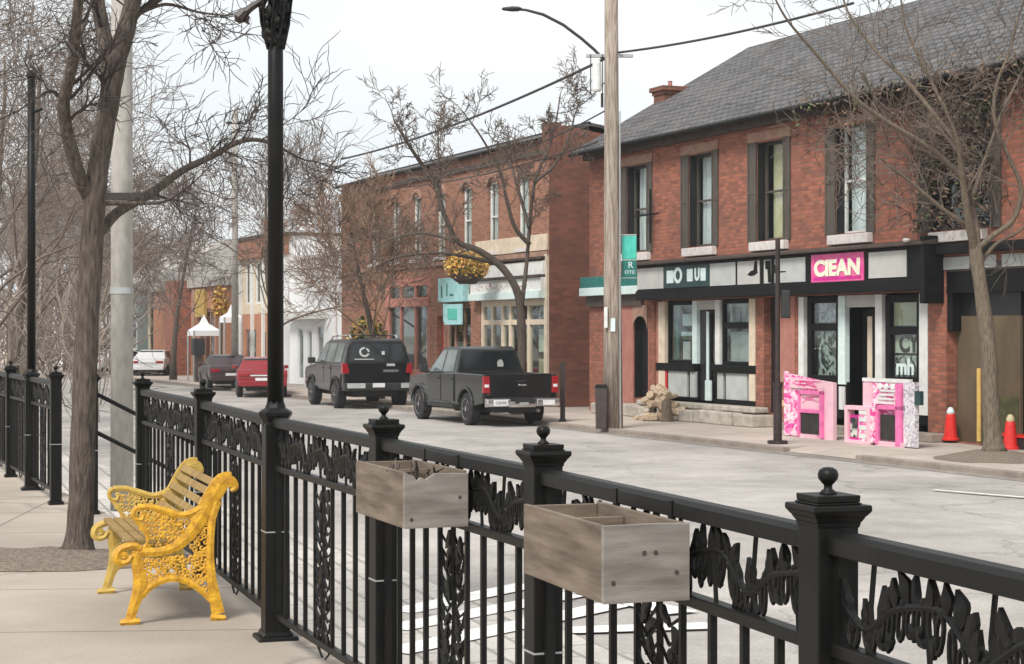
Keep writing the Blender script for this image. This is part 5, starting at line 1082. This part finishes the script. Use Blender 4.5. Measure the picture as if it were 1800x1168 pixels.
def suv():
    o = thing('parked_suv', 'tall dark plum SUV with black rear and round white decal, roof rails on top', 'SUV', W(51.4, 17.95, RD), VR - R(4)); o.scale = (1.1, 1.15, 1.05)
    wx = (.88, 3.68); hwb = lambda x, z: .92 - .04 * (z < .6)
    body = [(.02, .52)] + arc_pts(wx[0], .40, .47, .48) + arc_pts(wx[1], .40, .47, .48) + [(4.42, .50), (4.55, .62), (4.55, .98), (4.44, 1.14), (3.5, 1.24), (.0, 1.30)]
    solid(body, hwb).build('body', 'paint_plum', o, bevel=.035, seg=3)
    gh = lambda x, z: .90 - .20 * max(0, (z - 1.25)) / .75
    cab = [(.0, 1.28), (3.42, 1.22), (2.72, 1.88), (2.4, 1.965), (.30, 2.00), (.14, 1.93)]
    solid(cab, gh).build('roof_shell', 'paint_plum', o, bevel=.05, seg=3)
    for s, mb in side_pane([(.38, 1.34), (1.18, 1.33), (1.18, 1.86), (.46, 1.87)], gh): mb.build('side_window', 'autoglass_pale', o)
    for s, mb in side_pane([(1.26, 1.33), (2.1, 1.32), (2.1, 1.86), (1.26, 1.86)], gh): mb.build('side_window', 'autoglass_pale', o)
    for s, mb in side_pane([(2.18, 1.32), (3.16, 1.29), (2.66, 1.78), (2.5, 1.85), (2.18, 1.86)], gh): mb.build('side_window', 'autoglass_pale', o)
    rx = lambda z: .0 + (z - 1.28) * .215 - .014
    hz = [(-.86, .72), (.86, .72), (.87, 1.3), (.78, 1.78), (.66, 1.93), (-.66, 1.93), (-.78, 1.78), (-.87, 1.3)]
    mb = MB(); n = len(hz); fx_ = lambda z: rx(max(z, 1.28))
    mb.v = [(fx_(z) - .02, y, z) for y, z in hz] + [(fx_(z) + .03, y, z) for y, z in hz]
    # hatch in two flat faces (below and above the belt)
    mb.f = [(0, 1, 2, 7), (7, 2, 3, 6), (6, 3, 4, 5)] + [(i, (i + 1) % n, (i + 1) % n + n, i + n) for i in range(n)] + [(8, 15, 10, 9), (15, 14, 11, 10), (14, 13, 12, 11)]; mb.mi = [0] * len(mb.f)
    ht = mb.build('tailgate', 'paint_black', o, bevel=.012)
    q = lambda y, z, d=.028: (rx(z) - d, y, z)
    mb = MB().add([q(-.76, 1.36), q(.76, 1.36), q(.66, 1.84), q(-.66, 1.84)], [(0, 1, 2, 3)]).add([q(-.76, 1.36, .02), q(.76, 1.36, .02), q(.66, 1.84, .02), q(-.66, 1.84, .02)], [(3, 2, 1, 0)])
    rw = mb.build('rear_window', 'autoglass', o)
    mb = MB()
    for k in range(18):
        if k in (5, 9): continue
        a0, a1 = 2 * math.pi * k / 18, 2 * math.pi * (k + 1) / 18
        p = [(.34 + r_ * math.cos(a), 1.62 + r_ * math.sin(a)) for r_, a in ((.09, a0), (.14, a0), (.14, a1), (.09, a1))]
        mb.add([q(y, z, .034) for y, z in p], [(0, 1, 2, 3)])
    mb.build('round_decal', 'panel_grey', rw)
    MB().add([q(y, z, .034) for y, z in ((-.12, 1.54), (-.2, 1.54), (-.2, 1.64), (-.12, 1.64))], [(0, 1, 2, 3)]).build('small_decal', 'panel_grey', rw)
    MB().box(-.05, -.035, .10, .62, 1.40, 1.43).build('wiper', 'panel_grey', ht); MB().box(-.05, -.036, -.55, -.15, 1.05, 1.12).build('badge', 'chrome', ht); MB().box(-.05, -.036, -.46, -.24, 1.22, 1.29).build('badge', 'panel_grey', ht)
    for s in (1, -1):
        MB().prism([(s * .74, 1.02), (s * .935, 1.0), (s * .935, 1.30), (s * .80, 1.30)], -.035, .16, 'yz').build('tail_light', 'tail', o, bevel=.015)
        MB().tube([(.35, s * .62, 2.0), (.45, s * .62, 2.09), (2.3, s * .62, 2.07), (2.55, s * .62, 1.97)], .022, 8).build('roof_rail', 'steel', o)
        MB().box(3.0, 3.12, min(s * .9, s * 1.1), max(s * .9, s * 1.1), 1.26, 1.30).box(2.98, 3.1, min(s * .96, s * 1.16), max(s * .96, s * 1.16), 1.27, 1.44).build('wing_mirror', 'black_plastic', o, bevel=.03)
        for x in wx:
            ring = arc_pts(x, .40, .53, .48, 12); inn = arc_pts(x, .40, .468, .48, 12)[::-1]
            MB().prism(ring + inn, s * .925, s * .955).build('wheel_arch_flare', 'black_plastic', o, bevel=.01); wheel(o, x, s * .82, .40, .25, s)
        for (a, b) in ((1.36, 2.13), (2.17, 3.1)):
            d = MB().prism([(a, .58), (b, .58), (b, 1.24), (a, 1.25)], s * .922, s * .929).build('door', 'paint_plum', o, bevel=.004); B(a + .05, a + .2, min(s * .93, s * .95), max(s * .93, s * .95), 1.12, 1.16).build('handle', 'paint_plum', d)
        B(4.46, 4.57, min(s * .58, s * .85), max(s * .58, s * .85), .82, 1.0).build('headlight', 'letter', o, bevel=.02)
    MB().box(.5, .56, -.66, .66, 2.07, 2.10).box(1.7, 1.76, -.66, .66, 2.07, 2.10).build('roof_bar', 'black_plastic', o)
    bm = MB().box(-.14, .06, -.90, .90, .52, .74).build('rear_bumper', 'black_plastic', o, bevel=.03)
    B(-.155, -.141, .36, .84, .60, .74).build('bumper_corner', 'panel_grey', bm); B(-.155, -.141, -.86, -.60, .60, .74).build('bumper_corner', 'panel_grey', bm)
    B(-.158, -.141, -.16, .16, .62, .74).build('number_plate', 'plate', bm)
    B(.2, 4.3, -.6, .6, .34, .56).build('chassis', 'black_plastic', o)
    return o
def saloon(label, s, t, paint, cat='car', name='parked_car', rot=0, kind='saloon', glass='autoglass', group=None):
    o = thing(name, label, cat, W(s, t, RD), VR + R(rot), group)
    wx = (.95, 3.65); hwb = lambda x, z: .87 - .03 * (z < .55)
    if kind == 'saloon':
        body = [(.0, .45), (.0, .5)] + arc_pts(wx[0], .33, .39, .42) + arc_pts(wx[1], .33, .39, .42) + [(4.4, .42), (4.52, .55), (4.50, .74), (4.35, .84), (3.35, .93), (.45, 1.0), (.05, .96), (-.02, .70)]
        cab = [(.45, .98), (3.35, .92), (2.5, 1.34), (2.2, 1.41), (1.35, 1.41), (1.05, 1.35)]
        wins = [[(.98, 1.04), (1.85, 1.03), (1.85, 1.34), (1.25, 1.34)], [(1.92, 1.03), (2.95, .99), (2.45, 1.28), (2.2, 1.34), (1.92, 1.34)]]
        r0, r1 = (.55, 1.01), (1.08, 1.35)
    else:
        body = [(.0, .5)] + arc_pts(wx[0], .35, .41, .45) + arc_pts(wx[1], .35, .41, .45) + [(4.4, .45), (4.50, .6), (4.46, .86), (4.3, .98), (3.3, 1.06), (.0, 1.08)]
        cab = [(.02, 1.06), (3.3, 1.04), (2.6, 1.52), (2.3, 1.60), (.45, 1.62), (.3, 1.56)]
        wins = [[(.45, 1.12), (1.2, 1.12), (1.2, 1.52), (.55, 1.52)], [(1.27, 1.12), (2.0, 1.12), (2.0, 1.52), (1.27, 1.52)], [(2.07, 1.12), (3.0, 1.10), (2.5, 1.46), (2.07, 1.52)]]
        r0, r1 = (.06, 1.12), (.30, 1.54)
    solid(body, hwb).build('body', paint, o, bevel=.05, seg=3)
    zb = cab[0][1]; zt = max(p[1] for p in cab); gh = lambda x, z: .84 - .22 * max(0, z - zb) / (zt - zb)
    solid(cab, gh).build('cabin', paint, o, bevel=.04, seg=3)
    for wp in wins:
        for s_, mb in side_pane(wp, gh): mb.build('side_window', glass, o)
    nx, nz = -(r1[1] - r0[1]), (r1[0] - r0[0]); ln = math.hypot(nx, nz); nx, nz = nx / ln * .018, nz / ln * .018
    ya, yb = gh(0, r0[1]) - .07, gh(0, r1[1]) - .05
    MB().add([(r0[0] + nx, -ya, r0[1] + nz), (r0[0] + nx, ya, r0[1] + nz), (r1[0] + nx, yb, r1[1] + nz), (r1[0] + nx, -yb, r1[1] + nz)], [(0, 3, 2, 1)]).build('rear_window', glass, o)
    f0, f1 = cab[1], cab[2]; nx, nz = (f1[1] - f0[1]), (f0[0] - f1[0]); ln = math.hypot(nx, nz); nx, nz = nx / ln * .018, nz / ln * .018
    MB().add([(f0[0] - .08 + nx, -ya, f0[1] + .04 + nz), (f0[0] - .08 + nx, ya, f0[1] + .04 + nz), (f1[0] + nx, yb, f1[1] + nz), (f1[0] + nx, -yb, f1[1] + nz)], [(0, 1, 2, 3)]).build('windscreen', glass, o)
    for s_ in (1, -1):
        B(-.045, .1, min(s_ * .45, s_ * .83), max(s_ * .45, s_ * .83), .74, .87).build('tail_light', 'tail', o, bevel=.02)
        B(4.40, 4.53, min(s_ * .5, s_ * .8), max(s_ * .5, s_ * .8), .64, .78).build('headlight', 'letter', o, bevel=.02)
        B(2.75, 2.86, min(s_ * .84, s_ * 1.02), max(s_ * .84, s_ * 1.02), .98, 1.10).build('wing_mirror', paint, o, bevel=.03)
        for x in wx: wheel(o, x, s_ * .77, .335, .21, s_)
    B(-.06, .05, -.84, .84, .40, .60).build('rear_bumper', paint, o, bevel=.03); B(-.075, -.062, -.25, .25, .60 if kind == 'saloon' else .5, .70 if kind == 'saloon' else .6).build('number_plate', 'plate', o)
    B(-.05, -.0, -.42, .42, .76, .80).build('light_strip', 'letter' if paint == 'paint_red' else paint, o)
    B(.2, 4.3, -.55, .55, .24, .46).build('chassis', 'black_plastic', o)
    return o
pickup(); suv()
saloon('red car with lit looking white strip across its tail, parked left of the dark SUV', 62.0, 17.4, 'paint_red', rot=-14)
saloon('dull brownish plum car partly hidden left of the red car', 70.0, 18.4, 'paint_mauve', rot=-8)
saloon('dull grey car parked nose to tail between the SUV and the pickup', 46.4, 19.7, 'paint_grey').location.z = SW
saloon('white car standing just right of the concrete pole', 97.0, 17.9, 'paint_white', rot=-62, kind='saloon')
saloon('silver SUV standing behind the white car at the grey green building', 103.0, 20.0, 'paint_silver', 'SUV', 'parked_suv', rot=-10, kind='hatch')
saloon('small white car before the shutter door of the orange brick building', 92.5, 19.9, 'paint_white', rot=-25)
# ------------------------------------------------------------ bare trees
def grow(mb, p, d, Ln, r, depth, rnd, o):
    n = 5 if depth > 0 else 4; pts = [p]; rad = [r]; q = p.copy(); dd = d.copy(); kids = []
    for i in range(n):
        dd = (dd + Vector((rnd.uniform(-1, 1), rnd.uniform(-1, 1), rnd.uniform(-1, 1))) * o['wig'] + Vector((0, 0, o['up']))).normalized()
        q = q + dd * Ln / n; pts.append(q.copy()); rad.append(max(o['rmin'], r * (1 - .62 * (i + 1) / n)))
        if depth > 0 and i >= 1: kids.append((q.copy(), dd.copy(), rad[-1]))
    if depth == 0: rad[-1] = o['rmin'] * .5
    mb.tube(pts, rad, 5 if r > .05 else (4 if r > .02 else 3), cap=False)
    if depth > 0:
        for (kp, kd, kr) in kids:
            for _ in range(o['kids'][min(depth, len(o['kids'])) - 1]):
                a = rnd.uniform(.35, o['spread']); ax = kd.orthogonal().normalized(); ax.rotate(Matrix.Rotation(rnd.uniform(0, 6.283), 3, kd))
                nd = kd.copy(); nd.rotate(Matrix.Rotation(a, 3, ax))
                grow(mb, kp, nd, Ln * rnd.uniform(.48, .78), max(o['rmin'], kr * rnd.uniform(.55, .75)), depth - 1, rnd, o)
def interp(pts, t):
    f = t * (len(pts) - 1); i = min(int(f), len(pts) - 2); return pts[i].lerp(pts[i + 1], f - i), (pts[i + 1] - pts[i]).normalized()
def limb_tree(name, label, base, limbs, bark, twig, seed, depth=2, kids=(2, 1, 1), tl=1.2, spread=1.1, up=.05, wig=.22, rmin=.006, per=7, start=.3, group='bare street trees', nt=12):
    rnd = random.Random(seed); o = thing(name, label, 'tree', base, 0, group)
    mb = MB(); tw = MB()
    for k, (pts, r0, r1, p_) in enumerate(limbs):
        pts = [Vector(q) - base for q in pts]; n = len(pts)
        # smooth the polyline
        out = []
        for i in range(n - 1):
            a, b, c, d = pts[max(i - 1, 0)], pts[i], pts[i + 1], pts[min(i + 2, n - 1)]
            for j in range(5):
                t = j / 5; out.append(.5 * ((2 * b) + (c - a) * t + (2 * a - 5 * b + 4 * c - d) * t * t + (3 * b - a - 3 * c + d) * t ** 3))
        out.append(pts[-1]); m_ = len(out)
        rad = [r0 + (r1 - r0) * (i / (m_ - 1)) * 1.0 + rnd.uniform(-.03, .03) * r0 for i in range(m_)]
        if k == 0: rad[0] *= 1.55; rad[1] *= 1.22; rad[2] *= 1.08; 
        mb.tube(out, rad, nt if k == 0 else 9)
        for j in range(p_):
            t = start + (1 - start) * (j + rnd.random()) / p_ if k else .55 + .45 * (j + rnd.random()) / p_
            q, dd = interp(out, min(.999, t)); rr_ = r0 + (r1 - r0) * t
            ax = dd.orthogonal().normalized(); ax.rotate(Matrix.Rotation(rnd.uniform(0, 6.283), 3, dd)); nd = dd.copy(); nd.rotate(Matrix.Rotation(rnd.uniform(.5, 1.15), 3, ax))
            grow(tw, q, nd, tl * rnd.uniform(.6, 1.25), max(rmin, rr_ * .42), depth, rnd, dict(kids=kids, spread=spread, up=up, wig=wig, rmin=rmin))
        q, dd = interp(out, .999); grow(tw, q, dd, tl, max(rmin, r1 * .9), depth, rnd, dict(kids=kids, spread=spread, up=up, wig=wig, rmin=rmin))
    mb.build('trunk', bark, o, smooth=True); tw.build('crown', twig, o, smooth=False)
    return o
def wild_tree(name, label, base, h, seed, bark, twig, depth=4, kids=(2, 2, 1, 2), spread=.95, rmin=.012, group=None, r=.2, first=.25, lean=(0, 0), up=.09, wig=.2, nb=9, k_=.36):
    rnd = random.Random(seed); o = thing(name, label, 'tree', base, 0, group); mb = MB(); tw = MB()
    pts = []; q = Vector((0, 0, -.05)); dd = Vector((lean[0], lean[1], 1)).normalized()
    for i in range(9): pts.append(q.copy()); dd = (dd + Vector((rnd.uniform(-1, 1), rnd.uniform(-1, 1), .6)) * .09).normalized(); q = q + dd * h * .82 / 8
    rad = [r * (1.4 if i == 0 else 1) * (1 - .85 * i / 8) + .02 for i in range(9)]; mb.tube(pts, rad, 9); mb.build('trunk', bark, o, smooth=True)
    for j in range(nb):
        t = first + (1 - first) * (j + rnd.random() * .8) / nb; p, d = interp(pts, min(.999, t)); a = 2.4 * j + rnd.uniform(-.5, .5)
        e = rnd.uniform(.45, 1.05); nd = Vector((math.cos(a) * math.sin(e), math.sin(a) * math.sin(e), math.cos(e)))
        grow(tw, p, nd, h * k_ * (1.15 - .6 * t), max(rmin, r * (1 - .85 * t) * .42), depth, rnd, dict(kids=kids, spread=spread, up=up, wig=wig, rmin=rmin))
    tw.build('crown', twig, o)
    return o
# foreground tree at the left, standing in the soil bed
Y = 12.25; b0 = P(137, 978, Y); b0.z = .03
T_ = lambda l, dy=0: [P(x, y, Y + dy * i / max(1, len(l) - 1)) for i, (x, y) in enumerate(l)]
o = limb_tree('street_tree', 'forked bare tree in the soil bed on the near walk left of the concrete pole', b0,
    [([b0] + T_([(142, 900), (146, 760), (152, 600), (162, 420), (172, 300), (190, 190), (205, 110), (222, 50), (238, -20), (250, -120)]), .092, .055, 3),
     (T_([(196, 150), (186, 80), (172, 0), (165, -90)], .5), .062, .04, 3),
     (T_([(156, 345), (140, 310), (120, 240), (112, 180), (128, 110), (134, 40), (142, -40)], -.6), .050, .03, 6),
     (T_([(164, 425), (205, 375), (262, 342), (318, 302), (372, 275), (425, 248), (470, 250), (520, 275)], 1.2), .040, .010, 9),
     (T_([(170, 358), (215, 358), (281, 357)], .1), .016, .012, 0),
     (T_([(232, 30), (290, 8), (350, 22), (400, 28)], .6), .015, .005, 4),
     (T_([(135, 70), (150, 40), (158, 10)], .2), .02, .008, 1),
     (T_([(112, 180), (90, 160), (60, 175)], -.4), .018, .008, 2)],
    'bark', 'twig_dark', 5, depth=2, kids=(1, 2), tl=.44, rmin=.003, wig=.34, up=.03)
# tree at the right on the far pavement
Y = 31.4; b1 = P(1747, 806, Y); b1.z = SW + .1
TR = lambda l, dy=0, z0=0: [P(x, y, Y + z0 + dy * i / max(1, len(l) - 1)) for i, (x, y) in enumerate(l)]
limb_tree('street_tree', 'bare pale barked tree on the far pavement before the boarded entrance', b1,
    [([b1] + TR([(1742, 720), (1738, 620), (1726, 520), (1716, 450), (1712, 400)]), .165, .10, 0),
     (TR([(1714, 440), (1702, 385), (1690, 300), (1680, 240), (1650, 170)], -1), .085, .02, 6),
     (TR([(1712, 405), (1660, 370), (1600, 320), (1560, 290)], -.8), .05, .018, 5),
     (TR([(1700, 320), (1640, 265), (1560, 215), (1500, 170), (1430, 90), (1380, 30), (1350, -30)], -1.5), .055, .012, 8),
     (TR([(1690, 260), (1600, 150), (1540, 90), (1490, 20), (1470, -60)], 1.2), .045, .012, 7),
     (TR([(1695, 280), (1660, 190), (1620, 110), (1590, 40), (1580, -50)], -.5), .04, .012, 6),
     (TR([(1716, 440), (1745, 415), (1782, 385), (1795, 330), (1770, 270), (1748, 210), (1752, 150), (1775, 90), (1790, 30)], -1), .055, .018, 6),
     (TR([(1720, 470), (1750, 430), (1800, 400), (1850, 330)], 1), .04, .015, 4),
     (TR([(1705, 360), (1725, 300), (1760, 200), (1800, 120)], .8), .04, .012, 5)],
    'bark_pale', 'twig', 9, depth=2, kids=(1, 1), tl=.85, rmin=.006, wig=.24, up=.05, start=.25)
# tree in front of the brown brick building
b2 = W(44.6, 19.5, SW); Y = b2.y
TB = lambda l, dy=0: [P(x, y, Y + dy * i / max(1, len(l) - 1)) for i, (x, y) in enumerate(l)]
limb_tree('street_tree', 'bare leaning tree behind the pickup in front of the cream shopfront', b2,
    [([b2] + TB([(917, 640), (916, 560), (908, 510), (880, 468), (840, 440), (805, 425), (782, 380), (768, 330)], -1), .14, .05, 3),
     (TB([(768, 330), (742, 290), (715, 250), (692, 210)], -1), .08, .02, 6),
     (TB([(774, 370), (772, 300), (770, 250)], .5), .06, .02, 5),
     (TB([(916, 545), (925, 470), (931, 400), (940, 320), (965, 260), (978, 210), (985, 165)], 1), .065, .015, 8),
     (TB([(931, 430), (905, 400), (890, 350), (878, 300), (845, 240), (812, 195)], -1), .07, .015, 8),
     (TB([(930, 400), (910, 330), (895, 280)], 1.5), .06, .02, 6),
     (TB([(870, 462), (812, 450), (770, 445), (700, 452), (660, 470)], -1), .06, .02, 6),
     (TB([(800, 425), (745, 410), (690, 420), (650, 440)], 1), .05, .015, 6),
     (TB([(940, 320), (975, 290), (1000, 240), (1010, 200)], 1), .05, .015, 5)],
    'bark', 'twig', 13, depth=3, kids=(1, 1, 1), tl=.7, rmin=.008, wig=.3, up=.03)
# next trees down the far pavement
wild_tree('street_tree', 'rusty brown bare tree in front of the left end of the brown building', W(57.0, 20.0, SW), 7.0, 31, 'bark', 'twig_rust', group='bare street trees', r=.12, depth=3, kids=(2, 2, 1), nb=15, rmin=.008, up=.05, spread=1.1)
wild_tree('street_tree', 'wide bare tree before the white rendered building', W(67.5, 19.6, SW), 9.6, 32, 'bark', 'twig', group='bare street trees', r=.14, depth=3, kids=(2, 2, 1), nb=10, rmin=.0085, up=.02, spread=1.05, k_=.42)
wild_tree('street_tree', 'bare tree before the narrow parapet building', W(84.5, 19.4, SW), 10.0, 33, 'bark', 'twig', group='bare street trees', r=.13, depth=3, kids=(2, 1, 1), nb=9, rmin=.011, up=.05)
# yellow leaved hanging clump
def leaf_cloud(name, label, cat, c, r, n, seed, ms, size=.09, kind=None):
    rnd = random.Random(seed); mb = MB()
    for i in range(n):
        a = rnd.uniform(0, 6.283); u = rnd.uniform(-1, 1); q = rnd.random() ** .45; s = math.sqrt(1 - u * u)
        p = Vector((r[0] * q * s * math.cos(a), r[1] * q * s * math.sin(a), r[2] * q * u))
        if rnd.random() < .25: p *= rnd.uniform(.6, 1.12)
        e1 = Vector((rnd.uniform(-1, 1), rnd.uniform(-1, 1), rnd.uniform(-1, 1))).normalized(); e2 = e1.orthogonal().normalized() * size * rnd.uniform(.3, .6); e1 = e1 * size * rnd.uniform(.6, 1.1)
        mb.add([p - e1, p + e2, p + e1, p - e2], [(0, 1, 2, 3)], rnd.choices(range(len(ms)), [5, 3, 2][:len(ms)])[0])
    o = thing(name, label, cat, c); mb.build('leaves', ms, o)
    return o
c = W(s_at(821, 21.0), 21.0, 2.15 + SW); cy = c.y; c = P(821, 468, cy)
o = leaf_cloud('hanging_basket', 'round hanging basket clump of yellow and orange leaves on the brown building', 'plant', c, (.70, .6, .52), 3200, 4, ['yellow_leaf', 'orange_leaf', 'green_leaf'], .065)
MB().lathe([(.25, -.55), (.42, -.42), (.5, -.25)], 14).build('basket', 'trim_brown', o); MB().tube([(0, 0, .1), (.55, 1.2, .1)], .02, 6).build('bracket', 'trim_dark', o)
c = W(s_at(646, 20.8), 20.8, SW)
o = leaf_cloud('shrub', 'green and rusty shrub beside the left corner of the brown building', 'shrub', c + Vector((0, 0, 1.6)), (.8, .8, 1.2), 1500, 7, ['green_leaf', 'orange_leaf', 'yellow_leaf'], .12)
MB().tube([(0, 0, -1.6), (.05, 0, .3)], .05, 6).build('stem', 'bark', o)
c = W(s_at(388, 21.5), 21.5, SW)
o = leaf_cloud('small_tree', 'small yellowish leaved tree beside the taller white canopy', 'tree', c + Vector((0, 0, 3.6)), (.4, .4, .8), 450, 8, ['yellow_leaf', 'orange_leaf'], .14)
MB().tube([(0, 0, -3.6), (.05, 0, .3)], .07, 6).build('trunk', 'bark', o)
# dry creeper on the right part of the big building: tangled stems over wall and eave
rnd = random.Random(17); mb = MB()
def wl(x, y, z): return W(45.9, 22.3, SW) + Vector((.3984 * x + .9172 * y, -.9172 * x + .3984 * y, z))
base = wl(17.0, -.1, 4.1); cr = thing('dry_creeper', 'tangled dry creeper over the fifth upstairs window and the eave', 'creeper', base)
for k in range(46):
    x = rnd.uniform(15.4, 18.2) if k < 30 else rnd.uniform(11.5, 22); z = rnd.uniform(3.9, 5.6) if k < 30 else rnd.uniform(6.3, 6.9); p = wl(x, -.12 - rnd.random() * .15, z) - base
    grow(mb, p, Vector((rnd.uniform(-.5, .5), rnd.uniform(-.2, .1), 1 if k < 30 else rnd.uniform(-.6, .5))).normalized(), rnd.uniform(.9, 1.7), .013, 2, rnd, dict(kids=(1, 2), spread=1.2, up=.0, wig=.35, rmin=.007))
mb.build('stems', 'twig', cr)
mb = MB(); mats_ = ['twig_rust', 'green_leaf', 'twig_dark']
for i in range(4200):
    if i < 1300: x = rnd.uniform(15.5, 17.8); z = rnd.uniform(4.2, 7.0)
    else: x = 11.2 + 13.5 * rnd.random() ** .8; z = 7.0 + rnd.gauss(0, .22) - .25 * rnd.random() * (x > 14)
    p = wl(x, -.15 - rnd.random() * .3 if z < 7.05 else -.5 - rnd.random() * .15 + (z - 7.05) * .6, z) - base
    e1 = Vector((rnd.uniform(-1, 1), rnd.uniform(-1, 1), rnd.uniform(-1, 1))).normalized(); e2 = e1.orthogonal() * .022; e1 = e1 * rnd.uniform(.04, .09)
    mb.add([p - e1, p + e2, p + e1, p - e2], [(0, 1, 2, 3)], rnd.choices((0, 1, 2), (3, 1, 4))[0])
mb.build('leaves', mats_, cr)
# dense bare trees at the left beyond the walk
spots = [(-120, 27, 8.0), (-30, 34, 9), (20, 42, 9.5), (-90, 46, 13), (45, 58, 11), (-10, 66, 14), (120, 78, 9), (60, 90, 13)]
labs = ['nearest dense bare tree at the far left edge', 'twiggy bare tree behind the far left lamp post', 'tall bare tree directly behind the forked street tree', 'tall bare tree reaching the top left corner', 'grey bare tree between the far left lamp post and the forked tree', 'hazy bare tree low behind the far left fence', 'bare tree beyond the forked street tree, lower part of the crown showing', 'distant bare tree right of the far left lamp post']
for i, (px, Yd, h) in enumerate(spots):
    q = P(px, 600, Yd); q.z = -.02
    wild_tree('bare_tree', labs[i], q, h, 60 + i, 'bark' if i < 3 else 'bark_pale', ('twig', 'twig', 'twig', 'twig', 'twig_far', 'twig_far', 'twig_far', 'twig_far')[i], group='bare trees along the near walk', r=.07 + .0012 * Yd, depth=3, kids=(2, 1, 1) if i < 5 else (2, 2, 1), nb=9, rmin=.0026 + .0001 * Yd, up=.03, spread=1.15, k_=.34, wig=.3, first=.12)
spots = [(262, 125, 8.5), (345, 112, 6.0), (300, 150, 9.5), (215, 140, 9.5), (388, 120, 6.2), (455, 118, 8), (130, 120, 11), (20, 110, 12), (175, 100, 9.5), (90, 130, 13)]
labs = ['far rounded bare tree right of the concrete pole', 'far bare tree above the orange brick building', 'hazy tall bare tree over the grey pitched roof', 'far bare tree behind the concrete pole', 'bare tree peeking over the brick pillar', 'bare tree behind the narrow parapet building', 'far bare tree behind the forked tree trunk', 'far bare tree behind the left fence post', 'far bare tree beside the white house', 'farthest bare tree beyond the left fence']
for i, (px, Yd, h) in enumerate(spots):
    q = P(px, 600, Yd); q.z = RD
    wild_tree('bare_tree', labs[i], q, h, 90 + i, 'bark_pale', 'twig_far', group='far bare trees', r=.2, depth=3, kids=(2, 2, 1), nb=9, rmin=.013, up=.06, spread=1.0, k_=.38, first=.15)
# low brush along the left
mb = MB(); rnd = random.Random(44); base = Vector((-16, 60, 0))
for k in range(150):
    Yd = rnd.uniform(30, 130); x = (rnd.uniform(-80, 185) - 900) * Yd / F
    p = Vector((x, Yd, 0)) - base; grow(mb, p, Vector((rnd.uniform(-.4, .4), rnd.uniform(-.4, .4), 1)).normalized(), rnd.uniform(1.0, 2.6), .02, 1, rnd, dict(kids=(2,), spread=.9, up=.05, wig=.25, rmin=.012 + Yd * .00012))
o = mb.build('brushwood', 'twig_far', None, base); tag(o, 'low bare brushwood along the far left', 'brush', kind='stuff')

# ------------------------------------------------------------ light haze down the street
hz = bpy.data.materials.new('haze'); hz.use_nodes = True; hn = hz.node_tree; hn.nodes.clear()
ho = hn.nodes.new('ShaderNodeOutputMaterial'); hv = hn.nodes.new('ShaderNodeVolumePrincipled'); hv.inputs['Color'].default_value = (.9, .93, .96, 1); hv.inputs['Density'].default_value = .0005
hn.links.new(hv.outputs[0], ho.inputs['Volume']); M['haze'] = hz
tag(B(-1450, 1450, -1450, 1450, -2, 22).build('haze', 'haze'), kind='stuff')
